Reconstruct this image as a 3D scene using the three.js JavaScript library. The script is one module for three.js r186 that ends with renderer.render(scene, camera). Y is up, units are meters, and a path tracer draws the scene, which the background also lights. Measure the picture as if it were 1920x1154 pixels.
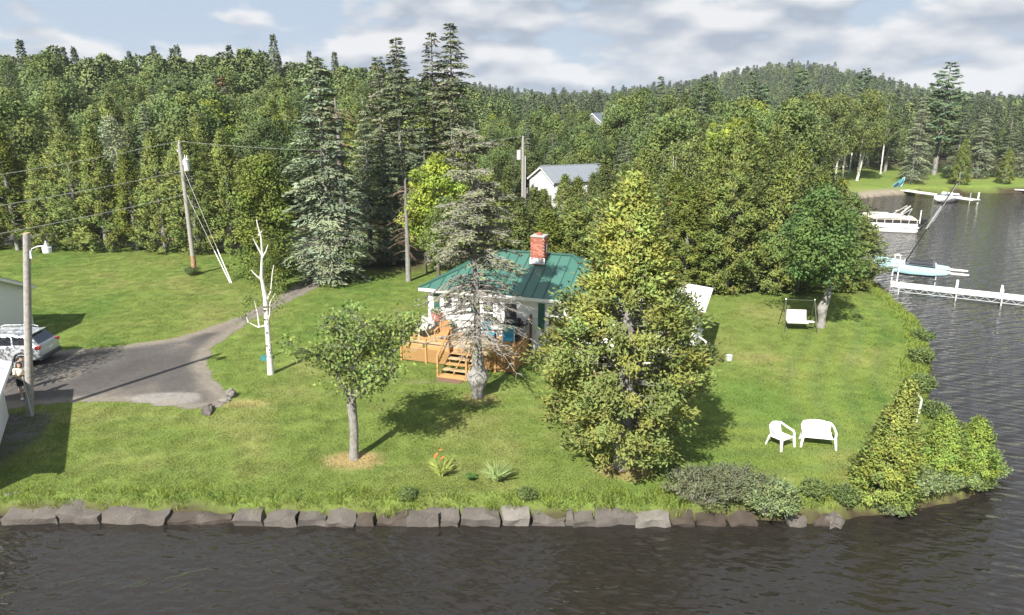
import * as THREE from 'three';
import { mergeGeometries, toCreasedNormals } from 'three/addons/utils/BufferGeometryUtils.js';
import { ImprovedNoise } from 'three/addons/math/ImprovedNoise.js';
import { RoundedBoxGeometry } from 'three/addons/geometries/RoundedBoxGeometry.js';
import { MarchingCubes } from 'three/addons/objects/MarchingCubes.js';

// ---------------------------------------------------------------- camera, sky, sun, exposure
const scene = new THREE.Scene();
const renderer = new THREE.WebGLRenderer({ antialias: true });
renderer.toneMapping = THREE.LinearToneMapping;
renderer.toneMappingExposure = 2.15;
renderer.shadowMap.enabled = true;
const R = Math.PI / 180;
const camera = new THREE.PerspectiveCamera(45.65, 1024 / 615, 0.5, 3000);
camera.position.set(0, 12, 0);
camera.rotation.set(-15.8 * R, 0, 0);

const noiseMaker = new ImprovedNoise();
const noise = (x, y, z) => noiseMaker.noise(x + 101.3, y + 57.7, z + 33.1);
function fbm(x, y, z, n) { let s = 0, a = 1, t = 0; for (let i = 0; i < n; i++) { s += a * noise(x, y, z); t += a; a *= 0.5; x = x * 2.03 + 5.1; y = y * 2.03 + 1.7; z = z * 2.03 + 9.2; } return s / t; }
const clamp = THREE.MathUtils.clamp, lerp = THREE.MathUtils.lerp, smooth = THREE.MathUtils.smoothstep;

{ // broken cumulus over pale blue, the same in every direction
  const W = 4096, H = 2048, px = new Float32Array(W * H * 4);
  const put = (i, r, g, b) => { px[i] = r; px[i + 1] = g; px[i + 2] = b; px[i + 3] = 1; };
  const dens = (x, y, z, n) => fbm(x * 6.5, y * 17 + 2.3, z * 6.5, n) * 1.6 + fbm(x * 2.1 + 7, y * 8, z * 2.1, 2) * 0.9;
  for (let row = 0; row < H; row++) {
    const el = ((row + 0.5) / H - 0.5) * Math.PI, y = Math.sin(el), c = Math.cos(el);
    const fine = el > -0.02 && el < 0.32, step = el < 0 ? W : fine ? 1 : 8;
    for (let col = 0; col < W; col += step) {
      const az = ((col + 0.5) / W - 0.5) * 2 * Math.PI, x = Math.cos(az) * c, z = Math.sin(az) * c;
      let r = 0.10, g = 0.11, b = 0.08;
      if (el > -0.02) {
        const k = Math.pow(clamp(1 - y, 0, 1), 3);
        r = lerp(0.24, 0.335, k); g = lerp(0.325, 0.39, k); b = lerp(0.45, 0.455, k);
        const n = fine ? 6 : 3, d = dens(x, y, z, n), below = dens(x, y + 0.02, z, 3);
        const cover = smooth(d, -0.30, 0.02), lit = clamp(0.42 + (d - below) * 1.7, 0, 1);
        const wr = lerp(0.26, 0.50, lit), wg = lerp(0.295, 0.505, lit), wb = lerp(0.35, 0.52, lit);
        r = lerp(r, wr, cover); g = lerp(g, wg, cover); b = lerp(b, wb, cover);
      }
      r *= 0.8; g *= 0.8; b *= 0.8; for (let q = 0; q < step; q++) put((row * W + col + q) * 4, r, g, b);
    }
  }
  const sky = new THREE.DataTexture(px, W, H, THREE.RGBAFormat, THREE.FloatType);
  sky.mapping = THREE.EquirectangularReflectionMapping; sky.magFilter = THREE.LinearFilter; sky.minFilter = THREE.LinearFilter; sky.needsUpdate = true;
  scene.background = sky; scene.environment = sky;
}
const sun = new THREE.DirectionalLight(new THREE.Color(1, 0.95, 0.86), 4.8);
sun.name = 'sun';
sun.position.set(-32, 67, 67); sun.target.position.set(0, 0, -35);
sun.position.add(sun.target.position);
sun.castShadow = true; sun.shadow.radius = 1.3;
Object.assign(sun.shadow.camera, { left: -120, right: 120, top: 120, bottom: -120, near: 1, far: 400 }); sun.shadow.mapSize.set(4096, 4096);
scene.add(sun, sun.target);

scene.fog = new THREE.FogExp2(new THREE.Color(0.80, 0.88, 1.0), 0.00017);

// ---------------------------------------------------------------- helpers
const V = (x, y, z) => new THREE.Vector3(x, y, z);
function random(seed) { let a = seed >>> 0; return () => { a = (a + 0x6d2b79f5) | 0; let t = Math.imul(a ^ (a >>> 15), 1 | a); t = (t + Math.imul(t ^ (t >>> 7), 61 | t)) ^ t; return ((t ^ (t >>> 14)) >>> 0) / 4294967296; }; }
const taken = {};
function numbered(name) { const n = taken[name] = (taken[name] ?? -1) + 1; return n ? name + '_' + String(n).padStart(3, '0') : name; }
function tag(o, label, category, group, kind) { if (label) o.userData.label = label; if (category) o.userData.category = category; if (group) o.userData.group = group; if (kind) o.userData.kind = kind; return o; }
function thing(name, label, category, [x, y, z] = [0, 0, 0], turn = 0, group) {
  const o = new THREE.Group(); o.name = numbered(name); o.position.set(x, y, z); o.rotation.y = turn; scene.add(o); return tag(o, label, category, group);
}
function part(name, geo, mat, parent) { const m = new THREE.Mesh(Array.isArray(geo) ? merge(geo) : geo, mat); m.name = parent ? name : numbered(name); m.castShadow = m.receiveShadow = true; (parent || scene).add(m); return m; }
function sub(name, parent) { const g = new THREE.Group(); g.name = name; parent.add(g); return g; }
function copy(o, label, [x, y, z], turn = 0, s = 1, group) { const c = o.clone(); c.name = numbered(o.name.replace(/_\d{3}$/, '')); c.userData = { ...o.userData }; c.position.set(x, y, z); c.rotation.y = turn; if (Array.isArray(s)) c.scale.set(...s); else c.scale.setScalar(s); if (label) c.userData.label = label; if (group) c.userData.group = group; scene.add(c); return c; }
function merge(list) { const g = list.map((q) => { const k = q.index ? q.toNonIndexed() : q; for (const a of Object.keys(k.attributes)) if (!['position', 'normal', 'uv'].includes(a)) k.deleteAttribute(a); if (!k.attributes.uv) k.setAttribute('uv', new THREE.BufferAttribute(new Float32Array(k.attributes.position.count * 2), 2)); return k; }); return mergeGeometries(g); }
const at = (g, x, y, z, rx = 0, ry = 0, rz = 0) => g.applyMatrix4(new THREE.Matrix4().makeRotationFromEuler(new THREE.Euler(rx, ry, rz)).setPosition(x, y, z));
const box = (x, y, z, sx, sy, sz, rx = 0, ry = 0, rz = 0) => at(new THREE.BoxGeometry(sx, sy, sz), x, y, z, rx, ry, rz);
const rbox = (x, y, z, sx, sy, sz, r = 0.02, rx = 0, ry = 0, rz = 0) => at(new RoundedBoxGeometry(sx, sy, sz, 2, Math.min(r, sx / 2.1, sy / 2.1, sz / 2.1)), x, y, z, rx, ry, rz);
const cyl = (x, y, z, r0, r1, h, n = 12, rx = 0, ry = 0, rz = 0) => at(new THREE.CylinderGeometry(r1, r0, h, n), x, y, z, rx, ry, rz);
function bar(a, b, w, d = w) { // a straight timber or rod of rectangular section from a to b
  const p = V(...a), q = V(...b), l = p.distanceTo(q), g = new THREE.BoxGeometry(w, d, l), m = new THREE.Matrix4().lookAt(q, p, Math.abs(q.clone().sub(p).normalize().y) > 0.99 ? V(1, 0, 0) : V(0, 1, 0)); m.setPosition(p.add(q).multiplyScalar(0.5)); return g.applyMatrix4(m);
}
function tube(pts, radii, n = 7, wob) { // tapered limb through pts; wob(t, angle) scales the radius
  const P = [], N = [], U = [], I = [], m = pts.length, up = V(0.31, 0.2, 0.93), a = V(0, 0, 0), b = V(0, 0, 0), t = V(0, 0, 0);
  let run = 0;
  for (let i = 0; i < m; i++) {
    const p = pts[i]; t.copy(pts[Math.min(i + 1, m - 1)]).sub(pts[Math.max(i - 1, 0)]).normalize(); a.crossVectors(t, Math.abs(t.dot(up)) > 0.98 ? V(1, 0, 0) : up).normalize(); b.crossVectors(t, a);
    if (i) run += p.distanceTo(pts[i - 1]);
    for (let k = 0; k <= n; k++) {
      const ph = (k % n) / n * Math.PI * 2, c = Math.cos(ph), s = Math.sin(ph), r = radii[i] * (wob ? wob(i / (m - 1), ph) : 1);
      P.push(p.x + (a.x * c + b.x * s) * r, p.y + (a.y * c + b.y * s) * r, p.z + (a.z * c + b.z * s) * r); N.push(a.x * c + b.x * s, a.y * c + b.y * s, a.z * c + b.z * s); U.push(k / n * Math.max(0.3, radii[0] * 6), run);
      if (i && k) { const q = i * (n + 1) + k, w = q - n - 1; I.push(w - 1, q, q - 1, w - 1, w, q); }
    }
  }
  const g = new THREE.BufferGeometry(); g.setAttribute('position', new THREE.Float32BufferAttribute(P, 3)); g.setAttribute('normal', new THREE.Float32BufferAttribute(N, 3)); g.setAttribute('uv', new THREE.Float32BufferAttribute(U, 2)); g.setIndex(I);
  if (wob) g.computeVertexNormals();
  return g;
}
function prism(outline, depth, bevel = 0) { // outline [[x,y]...] drawn in the xy plane, pushed to z = depth
  const s = new THREE.Shape(outline.map(([x, y]) => new THREE.Vector2(x, y))); return new THREE.ExtrudeGeometry(s, { depth, bevelEnabled: bevel > 0, bevelSize: bevel, bevelThickness: bevel, bevelSegments: 1, steps: 1 });
}
function loft(rings, capped = true) { // rings: arrays of equally many Vector3
  const n = rings[0].length, P = [], I = []; for (const r of rings) for (const p of r) P.push(p.x, p.y, p.z);
  for (let i = 1; i < rings.length; i++) for (let k = 0; k < n; k++) { const a = (i - 1) * n + k, b = (i - 1) * n + (k + 1) % n, c = i * n + k, d = i * n + (k + 1) % n; I.push(a, c, d, a, d, b); }
  if (capped) for (const [s, f] of [[0, 1], [(rings.length - 1) * n, -1]]) for (let k = 1; k < n - 1; k++) f > 0 ? I.push(s, s + k, s + k + 1) : I.push(s, s + k + 1, s + k);
  const g = new THREE.BufferGeometry(); g.setAttribute('position', new THREE.Float32BufferAttribute(P, 3)); g.setIndex(I); return toCreasedNormals(g, 0.7);
}
function rough(g, amount, scale, seed) { const p = g.attributes.position; for (let i = 0; i < p.count; i++) { const x = p.getX(i), y = p.getY(i), z = p.getZ(i), s = scale; p.setXYZ(i, x + amount * fbm(x * s + seed, y * s, z * s, 2), y + amount * fbm(x * s, y * s + seed, z * s + 4, 2), z + amount * fbm(x * s + 9, y * s, z * s + seed, 2)); } g.computeVertexNormals(); return g; }

// ---------------------------------------------------------------- textures and materials
function texture(size, repeat, fn, srgb) { // fn(u, v) in 0..1 -> [r, g, b] 0..1, tiles if fn does
  const d = new Uint8Array(size * size * 4); for (let j = 0; j < size; j++) for (let i = 0; i < size; i++) { const c = fn(i / size, j / size), k = (j * size + i) * 4; d[k] = clamp(c[0], 0, 1) * 255; d[k + 1] = clamp(c[1], 0, 1) * 255; d[k + 2] = clamp(c[2], 0, 1) * 255; d[k + 3] = 255; }
  const t = new THREE.DataTexture(d, size, size); t.wrapS = t.wrapT = THREE.RepeatWrapping; t.magFilter = THREE.LinearFilter; t.repeat.set(repeat, repeat); if (srgb) t.colorSpace = THREE.SRGBColorSpace; t.needsUpdate = true; return t;
}
const tile = (u, v, f, n, s = 0) => { // noise that tiles, f cycles to the side
  let q = 0, a = 1, w = 0; const P = Math.PI * 2; for (let i = 0; i < n; i++) { const r = f / P; q += a * noise(Math.cos(u * P) * r + s, Math.sin(u * P) * r + Math.cos(v * P) * r * 0.83 + s, Math.sin(v * P) * r + i * 7); w += a; a *= 0.55; f *= 2.1; } return q / w;
};
const gray = (v) => [v, v, v];
const fineNoise = texture(512, 1, (u, v) => gray(0.5 + 0.62 * tile(u, v, 26, 4)));
const coarseTint = texture(512, 1, (u, v) => gray(0.90 + 0.26 * tile(u, v, 9, 5, 3)));
const barkMap = texture(256, 1, (u, v) => gray(0.72 + 0.55 * tile(u * 1, v, 8, 3) + 0.25 * Math.sin(u * 40 * Math.PI + 6 * tile(u, v, 5, 2)) * 0.6));
const woodMap = texture(256, 1, (u, v) => gray(0.84 + 0.35 * tile(u, v * 1, 5, 4) + 0.05 * Math.sin(v * 60 * Math.PI + 5 * tile(u, v, 3, 2))));
const lin = (r, g, b) => new THREE.Color().setRGB(r, g, b);
const mat = (c, roughness = 0.8, o = {}) => new THREE.MeshPhysicalMaterial({ color: Array.isArray(c) ? lin(...c) : c, roughness, side: THREE.DoubleSide, ...o });
const leafMat = (c, t = 0.38) => mat(c, 0.75, { vertexColors: true, transmission: t, thickness: 0, specularIntensity: 0.35 });
const M = {
  bark: mat([0.17, 0.15, 0.125], 0.95, { map: barkMap, bumpMap: barkMap, bumpScale: 0.02 }), grayBark: mat([0.34, 0.325, 0.30], 0.95, { map: barkMap, bumpMap: barkMap, bumpScale: 0.03 }), darkBark: mat([0.085, 0.075, 0.065], 0.95, { map: barkMap }),
  birch: mat([0.66, 0.63, 0.59], 0.7, { map: coarseTint }), birchMark: mat([0.05, 0.045, 0.04], 0.9), deadTwig: mat([0.31, 0.285, 0.255], 0.95), rustTwig: mat([0.27, 0.17, 0.13], 0.95),
  leaf: leafMat([1, 1, 1]), needle: mat([1.18, 1.18, 1.18], 0.8, { vertexColors: true, specularIntensity: 0.3 }),
  white: mat([0.72, 0.72, 0.715], 0.55), sidingWhite: mat([0.74, 0.74, 0.725], 0.6, { map: coarseTint }), trim: mat([0.80, 0.80, 0.79], 0.5), plastic: mat([0.76, 0.76, 0.755], 0.38),
  roofGreen: mat([0.055, 0.15, 0.118], 0.42, { metalness: 0.15, clearcoat: 0.15, clearcoatRoughness: 0.5 }), roofSeam: mat([0.04, 0.115, 0.09], 0.45, { metalness: 0.15 }), shutter: mat([0.02, 0.095, 0.07], 0.5),
  glass: mat([0.055, 0.06, 0.065], 0.06, { specularIntensity: 1 }), dark: mat([0.02, 0.02, 0.022], 0.5), black: mat([0.012, 0.012, 0.013], 0.4),
  brick: mat([0.36, 0.115, 0.075], 0.9, { map: coarseTint }), brickPale: mat([0.42, 0.17, 0.12], 0.9), mortar: mat([0.42, 0.40, 0.37], 0.95), concrete: mat([0.38, 0.37, 0.35], 0.95, { map: coarseTint }),
  deck: mat([0.50, 0.29, 0.115], 0.7, { map: woodMap }), deckPale: mat([0.52, 0.37, 0.21], 0.75, { map: woodMap }), deckDark: mat([0.40, 0.205, 0.075], 0.7, { map: woodMap }), poleWood: mat([0.40, 0.375, 0.345], 0.9, { map: barkMap, bumpMap: barkMap, bumpScale: 0.008 }), poleRust: mat([0.42, 0.25, 0.15], 0.9, { map: barkMap }), oldPost: mat([0.16, 0.09, 0.06], 0.85),
  steel: mat([0.52, 0.53, 0.54], 0.4, { metalness: 0.7 }), galv: mat([0.55, 0.56, 0.57], 0.5, { metalness: 0.3 }), wire: mat([0.42, 0.42, 0.40], 0.5),
  stone: mat([0.120, 0.106, 0.094], 0.92, { map: coarseTint, bumpMap: fineNoise, bumpScale: 0.03 }), stonePale: mat([0.20, 0.185, 0.165], 0.92, { map: coarseTint, bumpMap: fineNoise, bumpScale: 0.02 }), stoneWet: mat([0.075, 0.06, 0.05], 0.5, { map: coarseTint, bumpMap: fineNoise, bumpScale: 0.02 }),
};
// ---------------------------------------------------------------- terrain, lake, drive, lawn
const LAND = [[-900, -20.9], [-40, -20.7], [-16.3, -20.35], [-10, -20.2], [-4, -20.15], [0, -20.1], [5, -20.05], [7.2, -20.2], [9.5, -20.1], [11.2, -20.35], [12.6, -20.7], [14.3, -21.2], [15.7, -22.0], [16.7, -23.2], [17.1, -24.7], [16.9, -26], [17.3, -27.5], [18.3, -30], [20.1, -33], [21.7, -36], [23.1, -39.2], [23.8, -41.8], [24.2, -44.1], [24.6, -46], [25.0, -48.2], [26.4, -52.8], [28.3, -58.4], [31, -65], [34, -73], [38, -84], [43, -94], [47.2, -98.4], [51, -100.6], [55.5, -102.4], [62, -103.4], [70, -104.2], [80, -104.4], [110, -106], [300, -112], [300, -122], [100, -121], [80, -121], [75, -125], [80, -139], [120, -146], [300, -158], [900, -165], [900, -1000], [-900, -1000]];
const DRIVE = [[-14.51, -50.3], [-14.79, -44.51], [-15.86, -40.06], [-17.62, -36.45], [-20.47, -34.99], [-22.39, -34.5], [-30, -34.4], [-30, -27], [-20.14, -27.46], [-18.39, -28.0], [-15.95, -28.07], [-14.37, -27.62], [-12.9, -27.3], [-11.98, -27.5], [-11.9, -28.5], [-13.2, -30.39], [-14.4, -32.43], [-15.15, -35.0], [-14.72, -39.84], [-13.68, -44.25], [-12.9, -48], [-12.4, -51], [-13.4, -56], [-15.5, -60.5], [-12, -66], [-60, -68.5], [-140, -72], [-140, -66.5], [-60, -63.2], [-26, -61.4], [-18.5, -58.9], [-15.8, -54]];
function edge(poly) { // signed distance to a closed outline in plan, positive inside
  const n = poly.length; return (x, z) => { let d = 1e9, inside = false; for (let i = 0, j = n - 1; i < n; j = i++) { const [ax, az] = poly[i], [bx, bz] = poly[j], ex = bx - ax, ez = bz - az, t = clamp(((x - ax) * ex + (z - az) * ez) / (ex * ex + ez * ez), 0, 1), qx = x - ax - ex * t, qz = z - az - ez * t; d = Math.min(d, qx * qx + qz * qz); if ((az > z) !== (bz > z) && x < ex * (z - az) / ez + ax) inside = !inside; } return (inside ? 1 : -1) * Math.sqrt(d); };
}
const landEdge = edge(LAND), driveEdge = edge(DRIVE);
const shore = (x, z) => landEdge(x, z) + 0.28 * fbm(x * 0.9, 3, z * 0.9, 2);
const bump = (x, z, cx, cz, sx, sz) => Math.exp(-(((x - cx) / sx) ** 2) - ((z - cz) / sz) ** 2);
function rise(x, z) { // the land behind: a wooded slope on the left, hills beyond the lake
  let h = 6.5 * smooth(-z, 66, 190) * smooth(-x, -18, 60) + 1.6 * smooth(-z, 80, 150);
  h += 2.5 * smooth(-z, 300, 520) * (1 - smooth(x, 200, 330)) + 22 * bump(x, z, 200, -540, 58, 110) + 8 * bump(x, z, 128, -520, 55, 100) + 3 * bump(x, z, 330, -640, 90, 140) + 4 * bump(x, z, -20, -500, 90, 90);
  return h + (z < -70 ? 0.8 * fbm(x * 0.02, 1, z * 0.02, 2) * smooth(-z, 70, 120) : 0);
}
function ground(x, z) { const d = shore(x, z); if (d > 0 && x > 38 && x < 57 && z < -92 && z > -110) return rise(x, z) - 0.55 * (1 - smooth(d, 0, 3.5)); return d > 0 ? rise(x, z) - 0.22 * (1 - smooth(d, 0, 0.7)) - 0.36 * (1 - smooth(d, 0, 0.16)) : Math.max(-2.2, -0.58 + d * 1.3); }
function wooded(x, z) { // where the forest floor takes over from mown grass
  const l = smooth(-z + 1.2 * noise(x * 0.3, 2, z * 0.3), 67.5, 69) * (1 - smooth(x, 36, 42)), h = smooth(x + 0.5 * noise(x, 2, z), 6, 8) * smooth(-z + noise(x * 0.4, 8, z * 0.4), 46.2, 47.4) * (1 - smooth(x, 30, 36)) + smooth(-z, 54, 57) * smooth(x, -9, -5) * (1 - smooth(x, 36, 42)) + smooth(-z, 124, 128) + smooth(-z, 50, 54) * smooth(x, -13, -11) * (1 - smooth(x, -7, -6)); return clamp(Math.max(l, h), 0, 1);
}
function lawnColor(x, z, out) { // albedo of turf: lush, ordinary and dry patches, bare straw by the trees, mower tracks along the shore
  const a = fbm(x * 0.16, 1.5, z * 0.16, 4), b = fbm(x * 0.55 + 40, 2.5, z * 0.55, 3), c = fbm(x * 2.4, 8.5, z * 2.4, 2);
  let r = 0.152, g = 0.204, bl = 0.049;
  const dry = smooth(a + 0.45 * b, 0.02, 0.42), lush = smooth(-a + 0.4 * b, 0.06, 0.40);
  r = lerp(r, 0.235, dry * 0.55); g = lerp(g, 0.235, dry * 0.55); bl = lerp(bl, 0.085, dry * 0.55);
  r = lerp(r, 0.105, lush * 0.75); g = lerp(g, 0.178, lush * 0.75); bl = lerp(bl, 0.036, lush * 0.75);
  if (x > 8 && z > -47) { const d = landEdge(x, z), k = (1 - smooth(d, 5, 8)) * smooth(d, 0.9, 1.6); const s = Math.sin(d * 5.2 + 0.6 * noise(x * 0.5, 1, z * 0.5)); r *= 1 + 0.12 * s * k; g *= 1 + 0.09 * s * k; }
  else { const s = Math.sin(z * 4.6 + 0.7 * noise(x * 0.2, 4, z * 0.2)); r *= 1 + 0.035 * s; g *= 1 + 0.03 * s; }
  const straw = (px, pz, rx, rz, p) => smooth(1 - Math.hypot((x - px) / rx, (z - pz) / rz) + 0.35 * c, 0.02, 0.45) * p;
  const s = Math.max(straw(-5.5, -22.95, 1.35, 0.8, 0.95), straw(3.9, -22.2, 1.2, 0.8, 0.75), straw(-1.4, -28.4, 1.0, 0.8, 0.55), straw(-11, -27.9, 1.3, 0.6, 0.5), straw(11.8, -33.4, 1.6, 1.0, 0.22), straw(7.5, -21.7, 2.6, 0.6, 0.18));
  r = lerp(r, 0.36, s); g = lerp(g, 0.285, s); bl = lerp(bl, 0.135, s);
  const worn = smooth(1 - Math.abs(z + 30.3 - (x + 4) * 0.11) / 0.28 + 0.4 * c, 0.3, 1) * smooth(x, -8, -6) * (1 - smooth(x, -2, -1)) * 0.55; r = lerp(r, 0.25, worn); g = lerp(g, 0.22, worn); bl = lerp(bl, 0.13, worn);
  const j = 1 + 0.14 * c; out[0] = r * j; out[1] = g * j; out[2] = bl * j; return out;
}
function lines(lo, hi, step, min, max, grow) { const a = []; for (let v = lo; v <= hi + 1e-6; v += step) a.push(v); let s = step; for (let v = hi; v < max;) { s *= grow; v += s; a.push(v); } s = step; const b = []; for (let v = lo; v > min;) { s *= grow; v -= s; b.push(v); } return b.reverse().concat(a); }
{
  const xs = [...lines(-31, 31, 0.3, -880, 880, 1.075), ...Array.from({ length: 46 }, (_, i) => 36.13 + i)].sort((a, b) => a - b), zs = [...lines(-63, -16, 0.3, -990, 260, 1.06), ...Array.from({ length: 24 }, (_, i) => -113.1 + i * 0.8)].sort((a, b) => a - b), nx = xs.length, P = [], C = [], U = [], I = [], c = [0, 0, 0];
  zs.forEach((z, j) => xs.forEach((x, i) => {
    const d = shore(x, z), y = ground(x, z); P.push(x, y, z); U.push(x / 2.6, z / 2.6);
    if (d < -0.1) { c[0] = 0.055; c[1] = 0.04; c[2] = 0.025; } else {
      lawnColor(x, z, c); const w = wooded(x, z), n = 0.75 + 0.5 * noise(x * 0.8, 3, z * 0.8); c[0] = lerp(c[0], 0.072 * n, w); c[1] = lerp(c[1], 0.066 * n, w); c[2] = lerp(c[2], 0.032 * n, w);
      const e = 1 - smooth(d, 0.05, 0.3); c[0] = lerp(c[0], 0.06, e); c[1] = lerp(c[1], 0.047, e); c[2] = lerp(c[2], 0.03, e);
      const q = smooth(x, 40, 43) * smooth(-z, 96, 97.5) * (1 - smooth(d, 1.2, 2.0)) * (1 - smooth(x, 53, 56)); c[0] = lerp(c[0], 0.25, q); c[1] = lerp(c[1], 0.22, q); c[2] = lerp(c[2], 0.175, q);
      const v = smooth(-x, 17.2, 17.8) * smooth(z, -27.3, -26.6) * (1 - smooth(z, -20.2, -19.8)) * smooth(-(x - (-19.2 + (z + 26) * 0.4)), -1.5, -1.0); c[0] = lerp(c[0], 0.13, v); c[1] = lerp(c[1], 0.125, v); c[2] = lerp(c[2], 0.13, v);
    }
    C.push(...c); if (i && j) { const q = j * nx + i; I.push(q - nx - 1, q - 1, q, q - nx - 1, q, q - nx); }
  }));
  const g = new THREE.BufferGeometry(); g.setAttribute('position', new THREE.Float32BufferAttribute(P, 3)); g.setAttribute('color', new THREE.Float32BufferAttribute(C, 3)); g.setAttribute('uv', new THREE.Float32BufferAttribute(U, 2)); g.setIndex(I); g.computeVertexNormals();
  const m = part('ground', g, mat([1.03, 1.03, 1.03], 0.97, { vertexColors: true, map: coarseTint, bumpMap: fineNoise, bumpScale: 0.02, specularIntensity: 0.2 })); m.userData.kind = 'structure';
}
{ // the drive and the lane: worn asphalt under loose gravel, paler and browner toward the verges
  const P = [], C = [], U = [], I = [], key = new Map();
  const vert = (i, j, s) => { const k = s + ':' + i + ',' + j; if (!key.has(k)) { const x = i * s, z = j * s, e = driveEdge(x, z) + 0.25 * fbm(x * 1.1, 6, z * 1.1, 2), n = fbm(x * 0.5, 4, z * 0.5, 3), f = 1 + 0.5 * noise(x * 9, 1, z * 9) * 0.5; let r = 0.074 + 0.045 * n, g = 0.067 + 0.043 * n, b = 0.062 + 0.04 * n;
      const gr = (1 - smooth(e, 0.25, 1.0)) * 0.8; r = lerp(r, 0.205, gr); g = lerp(g, 0.18, gr); b = lerp(b, 0.145, gr);
      const pad = smooth(1 - Math.hypot((x + 14.4) / 1.9, (z + 28.4) / 0.8) + 0.4 * n, 0.1, 0.4); r = lerp(r, 0.24, pad * 0.8); g = lerp(g, 0.225, pad * 0.8); b = lerp(b, 0.205, pad * 0.8);
      const dirt = smooth(n + 0.5 * (1 - smooth(Math.abs(z + 37.6 - (x + 17) * -0.6), 0.2, 1.6)), 0.15, 0.6) * 0.6; r = lerp(r, 0.2, dirt); g = lerp(g, 0.165, dirt); b = lerp(b, 0.13, dirt);
      key.set(k, P.length / 3); P.push(x, rise(x, z) + 0.012, z); C.push(r * f, g * f, b * f); U.push(x / 1.3, z / 1.3); } return key.get(k); };
  for (const [s, x0, x1, z0, z1] of [[0.15, -30, -10, -51, -26.5], [0.6, -140, -10, -73, -51]]) for (let i = Math.ceil(x0 / s); i < x1 / s; i++) for (let j = Math.ceil(z0 / s); j < z1 / s; j++) { const x = (i + 0.5) * s, z = (j + 0.5) * s; if (driveEdge(x, z) + 0.3 * fbm(x * 1.3, 6, z * 1.3, 3) < 0) continue; const a = vert(i, j, s), b = vert(i + 1, j, s), c = vert(i, j + 1, s), d = vert(i + 1, j + 1, s); I.push(a, c, d, a, d, b); }
  const g = new THREE.BufferGeometry(); g.setAttribute('position', new THREE.Float32BufferAttribute(P, 3)); g.setAttribute('color', new THREE.Float32BufferAttribute(C, 3)); g.setAttribute('uv', new THREE.Float32BufferAttribute(U, 2)); g.setIndex(I); g.computeVertexNormals();
  part('driveway', g, mat([1.07, 1.07, 1.07], 0.92, { vertexColors: true, map: coarseTint, bumpMap: fineNoise, bumpScale: 0.008 })).userData.kind = 'structure';
}
{ // lake: dark peaty water under a light breeze, two wave fields of different size
  const rnd = random(77);
  const field = (size, count, n0, n1, dir, spread) => { const w = []; for (let i = 0; i < count; i++) { const n = n0 * Math.pow(n1 / n0, rnd()), a = dir + (rnd() + rnd() + rnd() - 1.5) * spread, kx = Math.round(n * Math.sin(a)), kz = Math.round(n * Math.cos(a)); w.push([kx, kz, rnd() * 6.283, Math.pow(n, -0.95)]); } const t = w.reduce((s, q) => s + q[3] * q[3], 0) ** 0.5; const h = new Float32Array(size * size); for (const [kx, kz, ph, am] of w) for (let j = 0; j < size; j++) for (let i = 0; i < size; i++) { const s = Math.sin(6.283185 * (kx * i + kz * j) / size + ph); h[j * size + i] += am * (s + 0.3 * s * s) / t; } return h; };
  const S = 1024, a = field(S, 46, 15, 80, 0.12, 0.8), b = field(S, 34, 20, 95, -0.3, 0.7);
  const bumpT = texture(S, 1, (u, v) => gray(0.5 + 0.16 * a[Math.round(v * S) * S + Math.round(u * S)])), L = 31, nrm = texture(S, 1, (u, v) => { const i = Math.round(u * S), j = Math.round(v * S), f = 0.012 * S / L / 2, dx = (b[j * S + (i + 1) % S] - b[j * S + (i + S - 1) % S]) * f, dz = (b[(j + 1) % S * S + i] - b[(j + S - 1) % S * S + i]) * f, l = Math.hypot(dx, dz, 1); return [0.5 - dx / l / 2, 0.5 + dz / l / 2, 0.5 + 0.5 / l]; });
  bumpT.repeat.set(1 / 9.5, 1 / 9.5); nrm.repeat.set(1 / L, 1 / L);
  const g = new THREE.PlaneGeometry(1760, 1240, 1, 1); g.rotateX(-Math.PI / 2); g.translate(0, -0.6, -370); const p = g.attributes.position, uv = g.attributes.uv; for (let i = 0; i < p.count; i++) uv.setXY(i, p.getX(i), -p.getZ(i));
  part('lake_water', g, mat([0.0205, 0.0180, 0.0155], 0.05, { ior: 1.40, bumpMap: bumpT, bumpScale: 0.058, normalMap: nrm, specularIntensity: 1 })).userData.kind = 'structure';
}
function blades(n, rad, h0, h1, w, seed, lean = 0.5) { // a little patch of grass blades
  const r = random(seed), P = [], N = [], I = []; for (let i = 0; i < n; i++) { const a = r() * 6.283, q = rad * Math.sqrt(r()), x = Math.cos(a) * q, z = Math.sin(a) * q, h = lerp(h0, h1, r()), t = r() * 6.283, l = lean * h * (0.3 + r()), b = r() * 6.283, cx = Math.cos(t) * w / 2, cz = Math.sin(t) * w / 2, mx = x + Math.cos(b) * l * 0.35, mz = z + Math.sin(b) * l * 0.35, k = P.length / 3; P.push(x - cx, -0.01, z - cz, x + cx, -0.01, z + cz, mx + cx * 0.8, h * 0.62, mz + cz * 0.8, mx - cx * 0.8, h * 0.62, mz - cz * 0.8, x + Math.cos(b) * l, h, z + Math.sin(b) * l); for (let m = 0; m < 5; m++) { const q2 = V(-Math.sin(t) * 0.55, 0.85, Math.cos(t) * 0.55).normalize(); N.push(q2.x, q2.y, q2.z); } I.push(k, k + 1, k + 2, k, k + 2, k + 3, k + 3, k + 2, k + 4); }
  const g = new THREE.BufferGeometry(); g.setAttribute('position', new THREE.Float32BufferAttribute(P, 3)); g.setAttribute('normal', new THREE.Float32BufferAttribute(N, 3)); g.setIndex(I); return g;
}
const bladeMat = mat([1, 1, 1], 0.85, { transmission: 0.3, thickness: 0, specularIntensity: 0.3 });
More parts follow.
